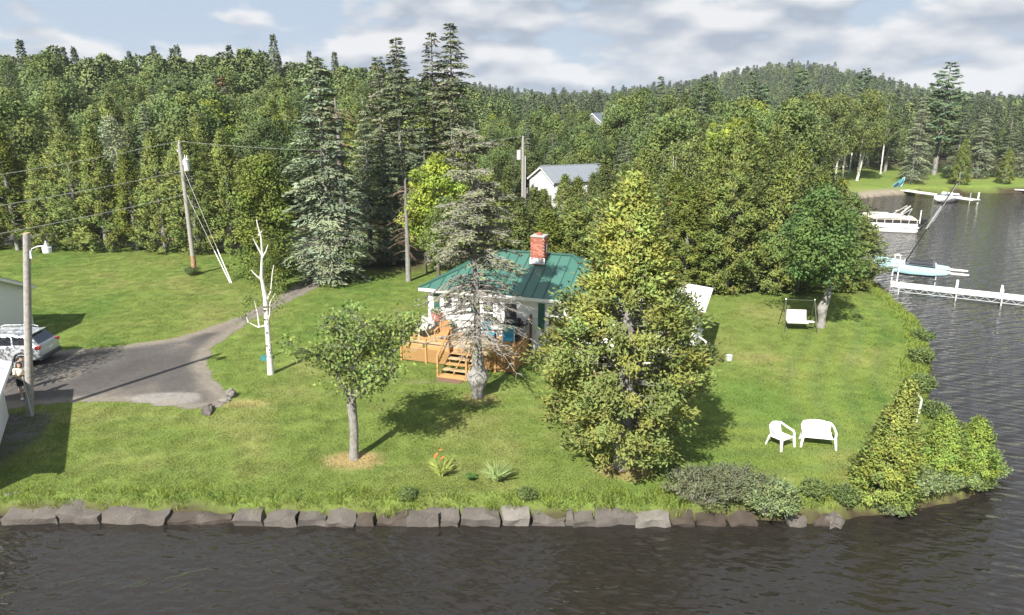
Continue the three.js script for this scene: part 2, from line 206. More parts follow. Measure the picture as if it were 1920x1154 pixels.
function scatter(name, geo, material, spots, label) { // one InstancedMesh of kind stuff; spots: [x, y, z, turn, scale, scaleY, r, g, b]
  const m = new THREE.InstancedMesh(geo, material, spots.length), q = new THREE.Matrix4(), e = new THREE.Euler(), k = new THREE.Quaternion(), c = new THREE.Color();
  spots.forEach((s, i) => { q.compose(V(s[0], s[1], s[2]), k.setFromEuler(e.set(0, s[3], 0)), V(s[4], s[5] ?? s[4], s[4])); m.setMatrixAt(i, q); m.setColorAt(i, c.setRGB(s[6] ?? 1, s[7] ?? 1, s[8] ?? 1)); });
  m.name = name; m.castShadow = m.receiveShadow = true; scene.add(m); return tag(m, label, null, null, 'stuff');
}
{
  const r = random(5), c = [0, 0, 0], sets = [[], [], []], tall = [], lush = [];
  for (let i = 0; i < 72000; i++) { // mown turf
    const z = -19.9 - 48 * Math.pow(r(), 1.35), x = lerp(-46, 28, r()), d = shore(x, z); if (d < 0.3 || driveEdge(x, z) + 0.3 * fbm(x * 1.3, 6, z * 1.3, 3) > -0.05 || wooded(x, z) > 0.5 || Math.abs(x) > 0.75 * -z + 6) continue;
    lawnColor(x, z, c); const f = 1.08 + 0.22 * r(), y = r() < 0.06 ? 1.25 : 1; sets[i % 3].push([x, ground(x, z), z, r() * 6.28, 0.8 + 0.5 * r(), 0.8 + 0.5 * r(), c[0] * f * y, c[1] * f, c[2] * f]);
  }
  sets.forEach((s, k) => scatter(['lawn_grass', 'lawn_grass_001', 'lawn_grass_002'][k], blades(90, 0.3, 0.010, 0.034, 0.009, 11 + k, 0.9), bladeMat, s, 'short mown lawn grass covering the whole peninsula'));
  for (let i = 0; i < 60000; i++) { // uncut fringe along the water
    const x = lerp(-19, 30, r()), z = lerp(-58, -19.5, r()), d = shore(x, z); if (d < 0.06 || d > 0.85 + 0.4 * noise(x * 0.8, 2, z * 0.8) + (x > 15 ? 0.25 : -0.15)) continue; if (x > 5.4 && x < 8.2 && z > -21.3) continue;
    const f = 0.85 + 0.4 * r(); (r() < 0.22 ? lush : tall).push([x, ground(x, z), z, r() * 6.28, 0.7 + 0.6 * r(), (0.5 + 0.75 * r()) * (x > 15 ? 1.15 : 0.9), 0.29 * f, 0.36 * f, 0.07 * f]);
  }
  scatter('shore_grass', blades(46, 0.15, 0.06, 0.20, 0.0075, 21, 1.0), bladeMat, tall, 'long uncut grass along the water edge'); scatter('shore_weeds', blades(20, 0.14, 0.06, 0.18, 0.016, 23, 1.3), bladeMat, lush.map((s) => { s[6] *= 0.72; s[7] *= 0.86; return s; }), 'broad leaved weeds among the shore grass');
}
// ---------------------------------------------------------------- trees
class Leaves { // leaf-sized faces collected into one mesh with a colour for each leaf
  constructor() { this.p = []; this.n = []; this.c = []; this.i = []; }
  add(x, y, z, ax, ay, az, sx, sy, sz, len, wid, nx, ny, nz, r, g, b, flip) {
    const k = this.p.length / 3, mx = x + ax * len * 0.45, my = y + ay * len * 0.45, mz = z + az * len * 0.45, w = wid / 2;
    this.p.push(x, y, z, mx + sx * w, my + sy * w, mz + sz * w, x + ax * len, y + ay * len, z + az * len, mx - sx * w, my - sy * w, mz - sz * w);
    for (let q = 0; q < 4; q++) { this.n.push(nx, ny, nz); this.c.push(r, g, b); } flip ? this.i.push(k, k + 1, k + 2, k, k + 2, k + 3) : this.i.push(k, k + 2, k + 1, k, k + 3, k + 2);
  }
  // a leaf at p pointing along a (need not be unit), its face turned partly to o
  leaf(rnd, p, a, o, len, wid, col, soft = 0.65) {
    const al = Math.hypot(a.x, a.y, a.z) || 1, ax = a.x / al, ay = a.y / al, az = a.z / al; let vx = rnd() - 0.5, vy = rnd() - 0.5, vz = rnd() - 0.5; vx += o.x * 0.5; vy += o.y * 0.5 + 0.25; vz += o.z * 0.5;
    let sx = ay * vz - az * vy, sy = az * vx - ax * vz, sz = ax * vy - ay * vx; const sl = Math.hypot(sx, sy, sz) || 1; sx /= sl; sy /= sl; sz /= sl;
    let nx = ay * sz - az * sy, ny = az * sx - ax * sz, nz = ax * sy - ay * sx; const flip = nx * o.x + ny * o.y + nz * o.z < 0; if (flip) { nx = -nx; ny = -ny; nz = -nz; }
    nx = nx * (1 - soft) + o.x * soft; ny = ny * (1 - soft) + (o.y + 0.15) * soft; nz = nz * (1 - soft) + o.z * soft; const nl = Math.hypot(nx, ny, nz) || 1;
    this.add(p.x, p.y, p.z, ax, ay, az, sx, sy, sz, len, wid, nx / nl, ny / nl, nz / nl, col[0], col[1], col[2], flip);
  }
  geo() { const g = new THREE.BufferGeometry(); g.setAttribute('position', new THREE.Float32BufferAttribute(this.p, 3)); g.setAttribute('normal', new THREE.Float32BufferAttribute(this.n, 3)); g.setAttribute('color', new THREE.Float32BufferAttribute(this.c, 3)); g.setIndex(this.i); return g; }
}
const tone = (rnd, c, v, warm = 0) => { const k = 1 + v * (rnd() * 2 - 1), w = warm * (rnd() * 2 - 1); return [c[0] * k * (1 + w), c[1] * k, c[2] * k * (1 - w)]; };
const gauss = (r) => (r() + r() + r() + r() - 2) * 1.0;
const arc = (a, b, sag, n = 5) => { const o = []; for (let i = 0; i <= n; i++) { const t = i / n, p = a.clone().lerp(b, t); p.y += sag * 4 * t * (1 - t); o.push(p); } return o; };
const taper = (r0, r1, n) => Array.from({ length: n }, (_, i) => lerp(r0, r1, i / (n - 1)));
function finish(name, wood, woodMat, leaves, leafMaterial) { // a pattern tree, not yet standing anywhere
  const t = new THREE.Group(); t.name = name; if (wood.length) part('trunk', wood, woodMat, t);
  if (leaves) part('crown', leaves.geo(), leafMaterial, t).userData.kind = 'stuff';
  return t;
}
function plant(pattern, label, x, z, s = 1, turn = 0, group, category = 'tree', sy) { const c = pattern.clone(); c.name = numbered(pattern.name); c.position.set(x, ground(x, z), z); c.rotation.y = turn; c.scale.set(s, sy ?? s, s); scene.add(c); return tag(c, label, category, group); }
const BULK = { cone: (t) => (t < 0.15 ? 0.62 + 0.38 * t / 0.15 : Math.pow((1 - t) / 0.85, 0.8)), egg: (t) => Math.pow(Math.sin(Math.PI * Math.pow(clamp(t, 0, 1), 0.75)), 0.7), spire: (t) => (t < 0.1 ? 0.75 + 2.5 * t : Math.pow((1 - t) / 0.9, 1.0)) };

// flat sprays on sweeping plumes: white cedar
function cedar({ H, rad, bulk, low = 0.02, plumes, per, len, wid, spread, col, seed, bare = 0.08, topCol, trunkR = 0.15, trunkMat = M.grayBark, name = 'cedar_tree', lean = [0, 0], warm = 0.12 }) {
  const r = random(seed), L = new Leaves(), wood = [tube([V(0, -0.1, 0), V(lean[0] * 0.3, H * 0.35, lean[1] * 0.3), V(lean[0] * 0.7, H * 0.7, lean[1] * 0.7), V(lean[0], H * 0.97, lean[1])], [trunkR * 1.25, trunkR, trunkR * 0.6, 0.02], 8)];
  for (let k = 0; k < plumes; k++) {
    const t = Math.pow((k + r()) / plumes, 0.92), az = k * 2.39996 + r() * 0.9, y = H * lerp(low, 0.985, t), w = rad * bulk(t) * (0.72 + 0.34 * r() + 0.38 * noise(Math.cos(az) * 1.3 + seed, t * 5, Math.sin(az) * 1.3));
    const ca = Math.cos(az), sa = Math.sin(az), rise2 = lerp(-0.05, 0.5, t) * w + 0.25, tip = V(ca * w + lean[0] * t, y + rise2 * 0.55, sa * w + lean[1] * t), root = V(lean[0] * t * 0.9, y - 0.15 * w, lean[1] * t * 0.9);
    if (w > 0.8 && r() < 0.6) wood.push(tube(arc(root, tip.clone().lerp(root, 0.12), -0.06 * w, 3), taper(trunkR * 0.2, 0.008, 4), 4));
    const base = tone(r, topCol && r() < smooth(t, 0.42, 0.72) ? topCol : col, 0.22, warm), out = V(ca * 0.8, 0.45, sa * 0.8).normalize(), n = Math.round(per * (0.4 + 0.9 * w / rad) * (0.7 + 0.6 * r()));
    for (let i = 0; i < n; i++) {
      const s = 1 - 0.72 * r() * r(), p = root.clone().lerp(tip, s); const q = spread * (0.45 + 0.75 * s); p.x += gauss(r) * q; p.y += gauss(r) * q * 0.75 + (i % 3 ? 0 : -0.12); p.z += gauss(r) * q;
      const a = V(ca * 0.7 + gauss(r) * 0.7, 0.25 + gauss(r) * 0.75 - 0.25 * (1 - s), sa * 0.7 + gauss(r) * 0.7), c = tone(r, base, 0.28);
      if (r() < bare * 0.25) { c[0] = 0.19; c[1] = 0.135; c[2] = 0.06; }
      L.leaf(r, p, a, out, len * (0.6 + 0.8 * r()), wid * (0.7 + 0.6 * r()), c);
      if (i % 2) { const b = V(a.x + (r() - 0.5), a.y + 0.3, a.z + (r() - 0.5)); L.leaf(r, p, b, out, len * 0.8 * (0.6 + 0.8 * r()), wid, c); }
    }
  }
  return finish(name, wood, trunkMat, L, M.leaf);
}
// whorls of drooping boughs: spruce and fir; clear is the share of the stem without living boughs
function spruce({ H, rad, seed, col, clear = 0.06, gap = 0.42, arms = 7, thin = 0, droop = 0.35, len = 0.3, wid = 0.085, dead = 0, trunkR = 0.17, trunkMat = M.grayBark, name = 'spruce_tree', shape = 0.85, crownTop = 0, lift = 0, crowd = 0.96 }) {
  const r = random(seed), L = new Leaves(), wood = [tube([V(0, -0.1, 0), V(0.04, H * 0.3, 0), V(-0.03, H * 0.65, 0.03), V(0, H, 0)], [trunkR * 1.3, trunkR, trunkR * 0.55, 0.02], 8)], twigs = [];
  const total = Math.round(H * (1 - clear) / gap * arms * 0.8);
  for (let k = 0; k < total; k++) {
    const t0 = clear + (1 - clear) * Math.pow((k + r()) / total, crowd), y = Math.min(H - 0.12, H * t0 + 0.12 * gauss(r)), t = y / H, prof = Math.pow(Math.max(0, (1 - t) / (1 - clear * 0.6)), shape) * (t < clear + 0.1 ? 0.75 : 1), reach0 = rad * prof * (1 + crownTop * Math.exp(-(((t - 0.8) / 0.12) ** 2)));
    const az = k * 2.39996 + r() * 1.3;
    if (r() < thin * (1 - 0.6 * t)) { if (r() < 0.5) twigs.push([y, az, reach0 * 0.7]); continue; }
    const reach = reach0 * (0.62 + 0.5 * r() + 0.4 * noise(Math.cos(az) + seed, y * 0.7, Math.sin(az))) + 0.14, ca = Math.cos(az), sa = Math.sin(az), dr = (droop * (1 - 1.5 * t) + lift + 0.1 * gauss(r)) * reach, root = V(0, y, 0), tip = V(ca * reach, y - dr, sa * reach), sag = lift ? -0.1 * reach : 0.1 * reach;
    if (reach > 0.5) wood.push(tube(arc(root, tip, sag, 3), taper(0.018 + 0.012 * reach, 0.006, 4), 3));
    const base = tone(r, col, 0.2, 0.08), steps = Math.max(4, Math.round(reach / 0.125)), out = V(ca * 0.65, 0.65, sa * 0.65).normalize();
    for (let i = 0; i < steps; i++) {
      const s = 0.15 + 0.85 * (i + r()) / steps, p = root.clone().lerp(tip, s); p.y += sag * 4 * s * (1 - s); const hang = 0.5 + 0.7 * r(), wide = reach * 0.32 * Math.sin(Math.PI * Math.min(1, s * 0.8 + 0.12)) + 0.07;
      for (let q = 0; q < 6; q++) {
        const side = q % 2 ? 1 : -1, o2 = wide * (q < 4 ? r() : 0), pp = V(p.x - sa * side * o2, p.y - o2 * 0.4 * hang - r() * 0.10 + 0.04, p.z + ca * side * o2), a = V(ca * 0.8 - sa * side * (q < 4 ? 0.7 : 0) + gauss(r) * 0.3, -0.4 * hang + 0.3 * r() + lift, sa * 0.8 + ca * side * (q < 4 ? 0.7 : 0) + gauss(r) * 0.3);
        const c = tone(r, base, 0.25); if (r() < dead) { c[0] = 0.26; c[1] = 0.22; c[2] = 0.17; }
        L.leaf(r, pp, a, out, len * (0.6 + 0.7 * r()), wid * (0.7 + 0.6 * r()), c, 0.6);
      }
    }
  }
  for (const [y, az, w] of twigs) wood.push(tube(arc(V(0, y, 0), V(Math.cos(az) * w, y - 0.25 * w, Math.sin(az) * w), 0.05, 3), taper(0.016, 0.004, 4), 3));
  for (let y = H * 0.1; y < H * clear; y += 0.3) for (let k = 0; k < 2; k++) { const az = r() * 6.28, w = rad * (0.25 + 0.4 * r()); wood.push(tube(arc(V(0, y, 0), V(Math.cos(az) * w, y - 0.2 * w, Math.sin(az) * w), 0.04, 3), taper(0.016, 0.004, 4), 3)); }
  return finish(name, wood, trunkMat, L, M.needle);
}
// leaf clumps on limbs: maple, birch, poplar, apple, alder
function broadleaf({ H, rad, seed, col, crownLow = 0.3, clumps = 34, per = 260, size = 0.8, len = 0.17, wid = 0.12, trunkR = 0.16, trunkMat = M.bark, name = 'maple_tree', squash = 0.8, bulk = BULK.egg, stems = [[0, 0]], fork = 0.35, warm = 0.1, var2 = 0.22, airy = 0, limbs = 1, spot }) {
  const r = random(seed), L = new Leaves(), wood = [], top = [];
  stems.forEach(([lx, lz], s) => { const e = V(lx, H * 0.86, lz), b = V(lx * 0.06, -0.1, lz * 0.06), m = b.clone().lerp(e, fork); m.x += gauss(r) * 0.1; m.z += gauss(r) * 0.1; const q = m.clone().lerp(e, 0.55); q.x += gauss(r) * 0.2; q.z += gauss(r) * 0.2; top.push([b, m, q, e]); wood.push(tube([b, b.clone().lerp(m, 0.12), m, q, e], [trunkR * 1.5, trunkR, trunkR * 0.82, trunkR * 0.4, 0.02], 9)); });
  for (let k = 0; k < clumps; k++) {
    const t = (k + r()) / clumps, yy = lerp(crownLow, 0.95, t), az = k * 2.39996 + r(), q = rad * bulk(t) * Math.sqrt(0.2 + 0.8 * r()) * (0.95 + 0.75 * noise(Math.cos(az) * 1.4 + seed, t * 3, Math.sin(az) * 1.4)), st = top[k % top.length], c0 = V(Math.cos(az) * q + st[3].x * yy * 0.7, yy * H, Math.sin(az) * q + st[3].z * yy * 0.7), cs = size * (0.5 + 0.85 * r()) * (0.75 + 0.35 * bulk(t));
    const from = st[1].clone().lerp(st[3], clamp((yy - crownLow) * 0.9, 0, 0.9)); if (r() < limbs) wood.push(tube(arc(from, c0, 0.06 * q, 4), taper(Math.max(0.014, trunkR * 0.28 * (1.1 - t)), 0.008, 5), 4));
    const base = tone(r, spot ? spot(c0, H) ?? col : col, var2, warm), n = Math.round(per * (0.6 + 0.8 * r()) * cs / size), out = V(0, 0, 0), p = V(0, 0, 0), a = V(0, 0, 0);
    for (let i = 0; i < n; i++) {
      const u = r() * 2 - 1, ph = r() * 6.283, w = Math.sqrt(1 - u * u), lob = 1 + 0.35 * noise(w * Math.cos(ph) * 1.8 + k, u * 1.8, w * Math.sin(ph) * 1.8), d = cs * lob * (airy ? Math.cbrt(r()) * 1.1 : 0.55 + 0.5 * Math.sqrt(r())); out.set(w * Math.cos(ph), u, w * Math.sin(ph)); p.set(c0.x + out.x * d, c0.y + out.y * d * squash, c0.z + out.z * d); if (u < -0.55 && r() < 0.6) continue;
      a.set(out.x * 0.5 + gauss(r), gauss(r) * 0.8 - 0.25, out.z * 0.5 + gauss(r)); out.y += 0.3; out.normalize(); L.leaf(r, p, a, out, len * (0.6 + 0.8 * r()), wid * (0.6 + 0.8 * r()), tone(r, base, 0.26), 0.55);
    }
  }
  return finish(name, wood, trunkMat, L, M.leaf);
}
// ---------------------------------------------------------------- pattern trees
const G0 = { cedar: [0.135, 0.165, 0.042], cedarDark: [0.098, 0.125, 0.036], spruce: [0.112, 0.130, 0.078], spruceDark: [0.070, 0.090, 0.048], maple: [0.108, 0.142, 0.042], mapleLime: [0.185, 0.235, 0.035], birch: [0.140, 0.170, 0.050], pine: [0.068, 0.105, 0.055], poplar: [0.19, 0.225, 0.14] };
const G = Object.fromEntries(Object.entries(G0).map(([k, c]) => [k, c.map((v) => v * 1.52)]));
const cedars = [
  cedar({ H: 9, rad: 2.0, bulk: BULK.cone, plumes: 190, per: 62, len: 0.24, wid: 0.085, spread: 0.23, col: G.cedar, seed: 31 }),
  cedar({ H: 9, rad: 1.7, bulk: BULK.spire, plumes: 170, per: 62, len: 0.24, wid: 0.085, spread: 0.22, col: G.cedarDark, seed: 32 }),
  cedar({ H: 9, rad: 2.3, bulk: BULK.egg, low: -0.02, plumes: 190, per: 62, len: 0.24, wid: 0.085, spread: 0.25, col: G.cedar, seed: 33 }),
  cedar({ H: 9, rad: 1.9, bulk: BULK.cone, low: 0.12, plumes: 180, per: 60, len: 0.24, wid: 0.085, spread: 0.24, col: [0.162, 0.200, 0.035], seed: 34 }),
];
const spruces = [
  spruce({ H: 12, rad: 2.3, seed: 41, col: G.spruceDark }), spruce({ H: 12, rad: 2.0, seed: 42, col: [0.084, 0.115, 0.061], clear: 0.2, thin: 0.25, dead: 0.08 }), spruce({ H: 12, rad: 2.7, seed: 43, col: G.spruce, gap: 0.46 }), spruce({ H: 12, rad: 1.6, seed: 44, col: G.spruceDark, clear: 0.3, thin: 0.35, dead: 0.15 }),
];
const maples = [
  broadleaf({ H: 11, rad: 2.9, seed: 51, col: G.maple, clumps: 42, per: 330, size: 1.05, len: 0.25, wid: 0.18 }), broadleaf({ H: 11, rad: 2.5, seed: 52, col: [0.155, 0.2, 0.058], clumps: 38, per: 330, size: 1.0, len: 0.25, wid: 0.18 }),
  broadleaf({ H: 11, rad: 2.6, seed: 53, col: G.mapleLime, clumps: 38, per: 320, size: 1.0, len: 0.25, wid: 0.18, squash: 0.55 }), broadleaf({ H: 11, rad: 3.2, seed: 54, col: [0.10, 0.145, 0.046], clumps: 44, per: 340, size: 1.1, len: 0.25, wid: 0.18 }),
];
const birches = [
  broadleaf({ H: 11, rad: 2.0, seed: 61, col: G.birch, clumps: 36, per: 190, size: 0.8, len: 0.19, wid: 0.13, trunkR: 0.12, trunkMat: M.birch, name: 'birch_tree', crownLow: 0.42, airy: 1, stems: [[0.3, 0], [-1.0, 0.3]] }),
  broadleaf({ H: 11, rad: 1.7, seed: 62, col: [0.135, 0.182, 0.054], clumps: 34, per: 180, size: 0.75, len: 0.19, wid: 0.13, trunkR: 0.11, trunkMat: M.birch, name: 'birch_tree', crownLow: 0.4, airy: 1 }),
];
const fullBirch = broadleaf({ H: 11.5, rad: 2.6, seed: 64, col: [0.19, 0.235, 0.07], clumps: 52, per: 300, size: 0.95, len: 0.22, wid: 0.15, trunkR: 0.13, trunkMat: M.birch, name: 'birch_tree', crownLow: 0.34, stems: [[0.4, 0], [-1.2, 0.3]] });
const poplar = broadleaf({ H: 11, rad: 1.7, seed: 63, col: G.poplar, clumps: 40, per: 210, size: 0.75, len: 0.2, wid: 0.14, trunkR: 0.13, trunkMat: M.grayBark, name: 'poplar_tree', crownLow: 0.3, airy: 1, squash: 1.2 });
const pines = [spruce({ H: 16, rad: 3.6, seed: 71, col: G.pine, gap: 0.85, arms: 6, droop: 0.05, lift: -0.12, len: 0.42, wid: 0.16, clear: 0.25, name: 'pine_tree', shape: 0.6, trunkR: 0.24, crownTop: 0.3 }), spruce({ H: 16, rad: 3.0, seed: 72, col: [0.084, 0.142, 0.068], gap: 0.8, arms: 6, droop: 0.0, lift: -0.1, len: 0.4, wid: 0.15, clear: 0.2, name: 'pine_tree', shape: 0.55, trunkR: 0.24 })];

// ---------------------------------------------------------------- trees set out one by one: [pattern, x, z, height / pattern height, turn, label]
const SP = spruce({ H: 14.7, rad: 3.5, seed: 81, col: [0.155, 0.192, 0.119], gap: 0.44, arms: 8, droop: 0.30, len: 0.34, wid: 0.10, clear: 0.03, trunkR: 0.26, trunkMat: M.grayBark, shape: 0.72, dead: 0.03 });
plant(SP, 'large grey green spruce with boughs to the ground beside the drive', -12.4, -48.9, 1, 0.4);
const tallA = spruce({ H: 17.8, rad: 3.0, seed: 82, col: [0.101, 0.124, 0.068], gap: 0.42, arms: 7, thin: 0.36, clear: 0.34, dead: 0.12, wid: 0.1, trunkR: 0.22, trunkMat: M.grayBark, shape: 0.7, crownTop: 0.1, droop: 0.2, crowd: 0.74 }), tallB = spruce({ H: 17.2, rad: 2.2, seed: 83, col: [0.097, 0.119, 0.068], gap: 0.46, arms: 7, thin: 0.48, clear: 0.40, dead: 0.2, wid: 0.1, trunkR: 0.19, trunkMat: M.grayBark, shape: 0.62, droop: 0.16, crowd: 0.74 });
plant(tallA, 'tallest spruce on the skyline behind the cottage, right of its thin twin', -4.75, -60, 1, 0.2); plant(tallB, 'thin half bare tall spruce just left of the tallest spruce', -6.3, -60.6, 1, 1.4); plant(tallA, 'tall spruce with dark tufted top, left of the tall pair', -8.6, -57.4, 0.93, 2.6); plant(tallB, 'slender tall spruce behind the large grey green spruce', -10.1, -58, 0.885, 3.4);
plant(spruces[0], 'dark spruce in deep shade between the grey spruce and the tall ones', -9.0, -54.5, 0.82, 1); plant(spruces[2], 'mid sized spruce leaning on the tall spruces, left', -10.8, -55, 0.95, 2); plant(spruces[1], 'dark thin spruce right behind the dead snag', -6.6, -56, 0.9, 4);
plant(maples[2], 'yellow green maple behind the cottage roof, left of the burl spruce', -5.2, -50.5, 0.80, 1.2); plant(maples[1], 'bright green low maple behind the left roof corner', -4.2, -47.2, 0.56, 2.2); plant(maples[2], 'small lime maple between snag and cottage roof', -6.2, -51.5, 0.60, 0.4);
{ const row = [[0, -44.5, -60.4, 1.02], [3, -41.2, -60.0, 1.1], [0, -38.4, -59.8, 0.82], [2, -36.0, -60.2, 0.98], [0, -33.6, -59.7, 1.05], [3, -31.2, -59.9, 0.86], [0, -28.6, -59.4, 1.0], [2, -25.6, -58.6, 0.98], [0, -22.9, -59.0, 1.02]], nth = ['first', 'second', 'third', 'fourth', 'fifth', 'sixth', 'seventh', 'eighth', 'ninth']; row.forEach(([k, x, z, s], i) => plant(cedars[k], nth[i] + ' cedar from the left in the row behind the left lawn', x, z, s * 1.06, i * 1.7, 'cedar row behind the left lawn')); }
const alder = broadleaf({ H: 8.6, rad: 2.2, seed: 84, col: [0.155, 0.203, 0.035], crownLow: 0.06, clumps: 56, per: 300, size: 0.85, len: 0.2, wid: 0.13, name: 'alder_tree', bulk: (t) => Math.pow(Math.sin(Math.PI * Math.pow(0.12 + 0.86 * t, 0.75)), 0.7) });
plant(alder, 'full green alder beside the drive, behind the bare birch', -17.3, -50.6, 1, 0.8); plant(alder, 'low green alder bush at the drive edge behind the bare birch', -15.6, -46.0, 0.40, 2.2, undefined, 'shrub');
plant(poplar, 'pale silvery poplar standing above the cedar row', -37.4, -70, 0.98, 0.3); plant(maples[2], 'lime green maple high in the left wood', -31, -77, 1.12, 0.7); plant(maples[1], 'tall airy maple rising above the left skyline', -68, -112, 1.5, 0.4); plant(birches[1], 'tall loose birch beside it above the left skyline', -75, -114, 1.46, 1.1);
const rusty = spruce({ H: 12, rad: 1.6, seed: 85, col: [0.17, 0.115, 0.07], thin: 0.3, clear: 0.3 }); plant(rusty, 'dying rust coloured spruce in the left wood', -35, -92, 1.18, 1);
const snag = (() => { const r = random(90), w = []; w.push(tube([V(0, -0.1, 0), V(0.03, 2.5, 0), V(0, 5, 0.04), V(0.05, 7, 0)], [0.2, 0.16, 0.11, 0.05], 8)); const tw = []; for (let k = 0; k < 46; k++) { const y = 1.7 + 5 * r(), az = r() * 6.28, l = 0.5 + 1.2 * r(), tip = V(Math.cos(az) * l, y - 0.35 * l, Math.sin(az) * l), a = arc(V(0, y, 0), tip, 0.12, 4); tw.push(tube(a, taper(0.018, 0.004, 5), 3)); for (let q = 1; q < 4; q++) { const s = a[q], b = az + (r() - 0.5) * 2; tw.push(tube([s, V(s.x + Math.cos(b) * 0.35, s.y - 0.15, s.z + Math.sin(b) * 0.35)], [0.007, 0.003], 3)); } } const t = finish('dead_tree', w, M.grayBark); part('dead_branches', tw, M.rustTwig, t).userData.kind = 'stuff'; return t; })();
plant(snag, 'dead grey snag with rusty twigs left of the cottage', -7.15, -49.1, 1, 0.5); plant(snag, 'pale dead snag showing in the left wood', -55, -82, 1.5, 1.5); plant(snag, 'bare dead stem poking above the wood left of the big spruce', -16.5, -71, 1.75, 2.5);

// hedge of cedars behind the cottage: low where the white house shows, tall to the right
const NTH = ['first', 'second', 'third', 'fourth', 'fifth', 'sixth', 'seventh', 'eighth', 'ninth', 'tenth', 'eleventh', 'twelfth', 'thirteenth', 'fourteenth', 'fifteenth', 'sixteenth', 'seventeenth', 'eighteenth', 'nineteenth', 'twentieth', 'twenty-first', 'twenty-second', 'twenty-third', 'twenty-fourth', 'twenty-fifth', 'twenty-sixth'];
function countOff(list, label) { list.sort((a, b) => a.position.x / -a.position.z - b.position.x / -b.position.z).forEach((o, i) => { o.userData.label = label(NTH[i] ?? 'far right', o); }); }
{ const rows = [[], [], []], r = random(91), spots = [[-1.2, -46.2, 0.62], [0.6, -46.8, 0.66], [2.3, -46.0, 0.60], [3.9, -46.6, 0.62], [5.4, -46.0, 0.68], [6.9, -46.3, 0.74], [8.2, -46.0, 0.70], [9.7, -46.4, 0.72], [11.2, -46.2, 0.80], [12.6, -46.7, 0.86], [14.1, -46.1, 0.92], [15.6, -46.6, 0.92], [17.0, -46.2, 0.94], [18.4, -46.5, 0.88], [19.8, -46.9, 0.82], [21.2, -46.8, 0.70], [22.3, -47.6, 0.52], [1.4, -49.3, 0.70], [4.4, -49.5, 0.64], [8.3, -49.2, 0.84], [11.0, -49.6, 0.82], [13.6, -49.5, 1.06], [15.4, -49.8, 1.14], [17.4, -49.4, 1.12], [19.4, -50.0, 1.02], [21.4, -50.2, 0.9], [16.6, -52.8, 1.2], [19.0, -53.4, 1.12], [-2.0, -51, 0.8], [6.4, -52.5, 0.9], [9.6, -53, 0.95], [23, -51.5, 0.7], [24.2, -54.5, 0.72], [21.6, -54.5, 0.95]];
  spots.forEach(([x, z, s], i) => rows[z > -48 ? 0 : z > -50.6 ? 1 : 2].push(plant(cedars[[0, 1, 3, 0, 2, 1][i % 6]], 'dense green cedar in the tall hedge behind the cottage', x + 0.5 * (r() - 0.5), z + 0.5 * (r() - 0.5), 0.98, r() * 6.28, 'cedars of the hedge behind the cottage', 'tree', s)));
  rows.forEach((q, k) => countOff(q, (n) => n + ' cedar from the left in the ' + ['front', 'second', 'third'][k] + ' row of the hedge behind the cottage')); }
for (const [p, x, z, s, l] of [[birches[0], 12.6, -54.5, 0.86, 'white stemmed birch rising out of the cedar hedge'], [maples[2], 19.6, -66, 0.98, 'lime green maple above the right part of the hedge'], [maples[2], 21.6, -69, 0.94, 'second lime green maple just right of the first'], [maples[3], 24.8, -70, 0.86, 'dark green maple behind the right hedge'], [maples[1], 23.0, -49.5, 0.56, 'leafy green maple at the right end of the hedge']]) plant(p, l, x, z, s, x);
[[4.5, -62.2, 0.66], [5.6, -62.8, 0.63], [6.8, -62.0, 0.68], [8.0, -63.0, 0.70], [9.4, -62.2, 0.76], [2.6, -60.5, 0.55], [-0.4, -60, 0.75], [11.2, -63.5, 0.85]].forEach(([x, z, s], i) => plant(cedars[[0, 3, 1, 2][i % 4]], 'low cedar screening the white house beyond the cottage', x, z, 0.8, i * 1.3, 'cedars screening the white house', 'tree', s)) ;
countOff(scene.children.filter((o) => o.userData.group === 'cedars screening the white house'), (n) => n + ' low cedar from the left screening the white house beyond the cottage');
plant(maples[0], 'full green maple behind the tall right hedge, nearest the cove', 27.2, -72, 0.92, 0.4); plant(pines[1], 'white pine rising behind the right hedge', 29.0, -88, 0.86, 2.0); plant(maples[2], 'lime maple far behind the right hedge', 25.5, -80, 1.12, 2.0);
// across the cove: birches and evergreens on the far lawn
plant(fullBirch, 'full crowned leaning birch left of the far beach', 45.6, -104.5, 1.08, 2.0).rotation.z = -0.12; plant(fullBirch, 'full crowned birch in the middle of the far lawn', 51.0, -109, 1.12, 0.4).rotation.z = -0.08; plant(fullBirch, 'full crowned birch at the left of the far lawn', 41.0, -103, 1.1, 4);
plant(birches[0], 'leaning white birch on the far lawn, by the yellow kayak', 48.3, -108, 1.1, 0.6); plant(birches[0], 'twin stemmed birch left of the leaning far lawn birch', 43.2, -106, 1.12, 3.4); plant(birches[1], 'tall single white birch on the far lawn', 58.3, -117, 1.16, 0.2); plant(birches[1], 'slim birch in the middle of the far lawn', 53.8, -118, 1.1, 2.2);
plant(spruces[2], 'broad grey spruce by the far dock', 57.6, -106.5, 0.98, 0.8, undefined, 'tree', 1.0); plant(spruces[2], 'second grey spruce close behind the broad one', 60.5, -111, 1.0, 2.8); plant(pines[0], 'big dark white pine towering over the far shore', 66.2, -116, 1.3, 0.9, undefined, 'tree', 1.06); plant(pines[1], 'white pine behind the far birches', 59, -128, 1.02, 0.3); plant(pines[1], 'bushy white pine left of the far birches', 47, -124, 1.0, 2.1);
plant(cedars[0], 'round green cedar at the far waterline by the speedboat', 63.9, -105.4, 0.72, 0.2, undefined, 'tree', 0.70); plant(cedars[0], 'smaller green cedar right of the round far one', 71.2, -106.6, 0.62, 1.7, undefined, 'tree', 0.56);
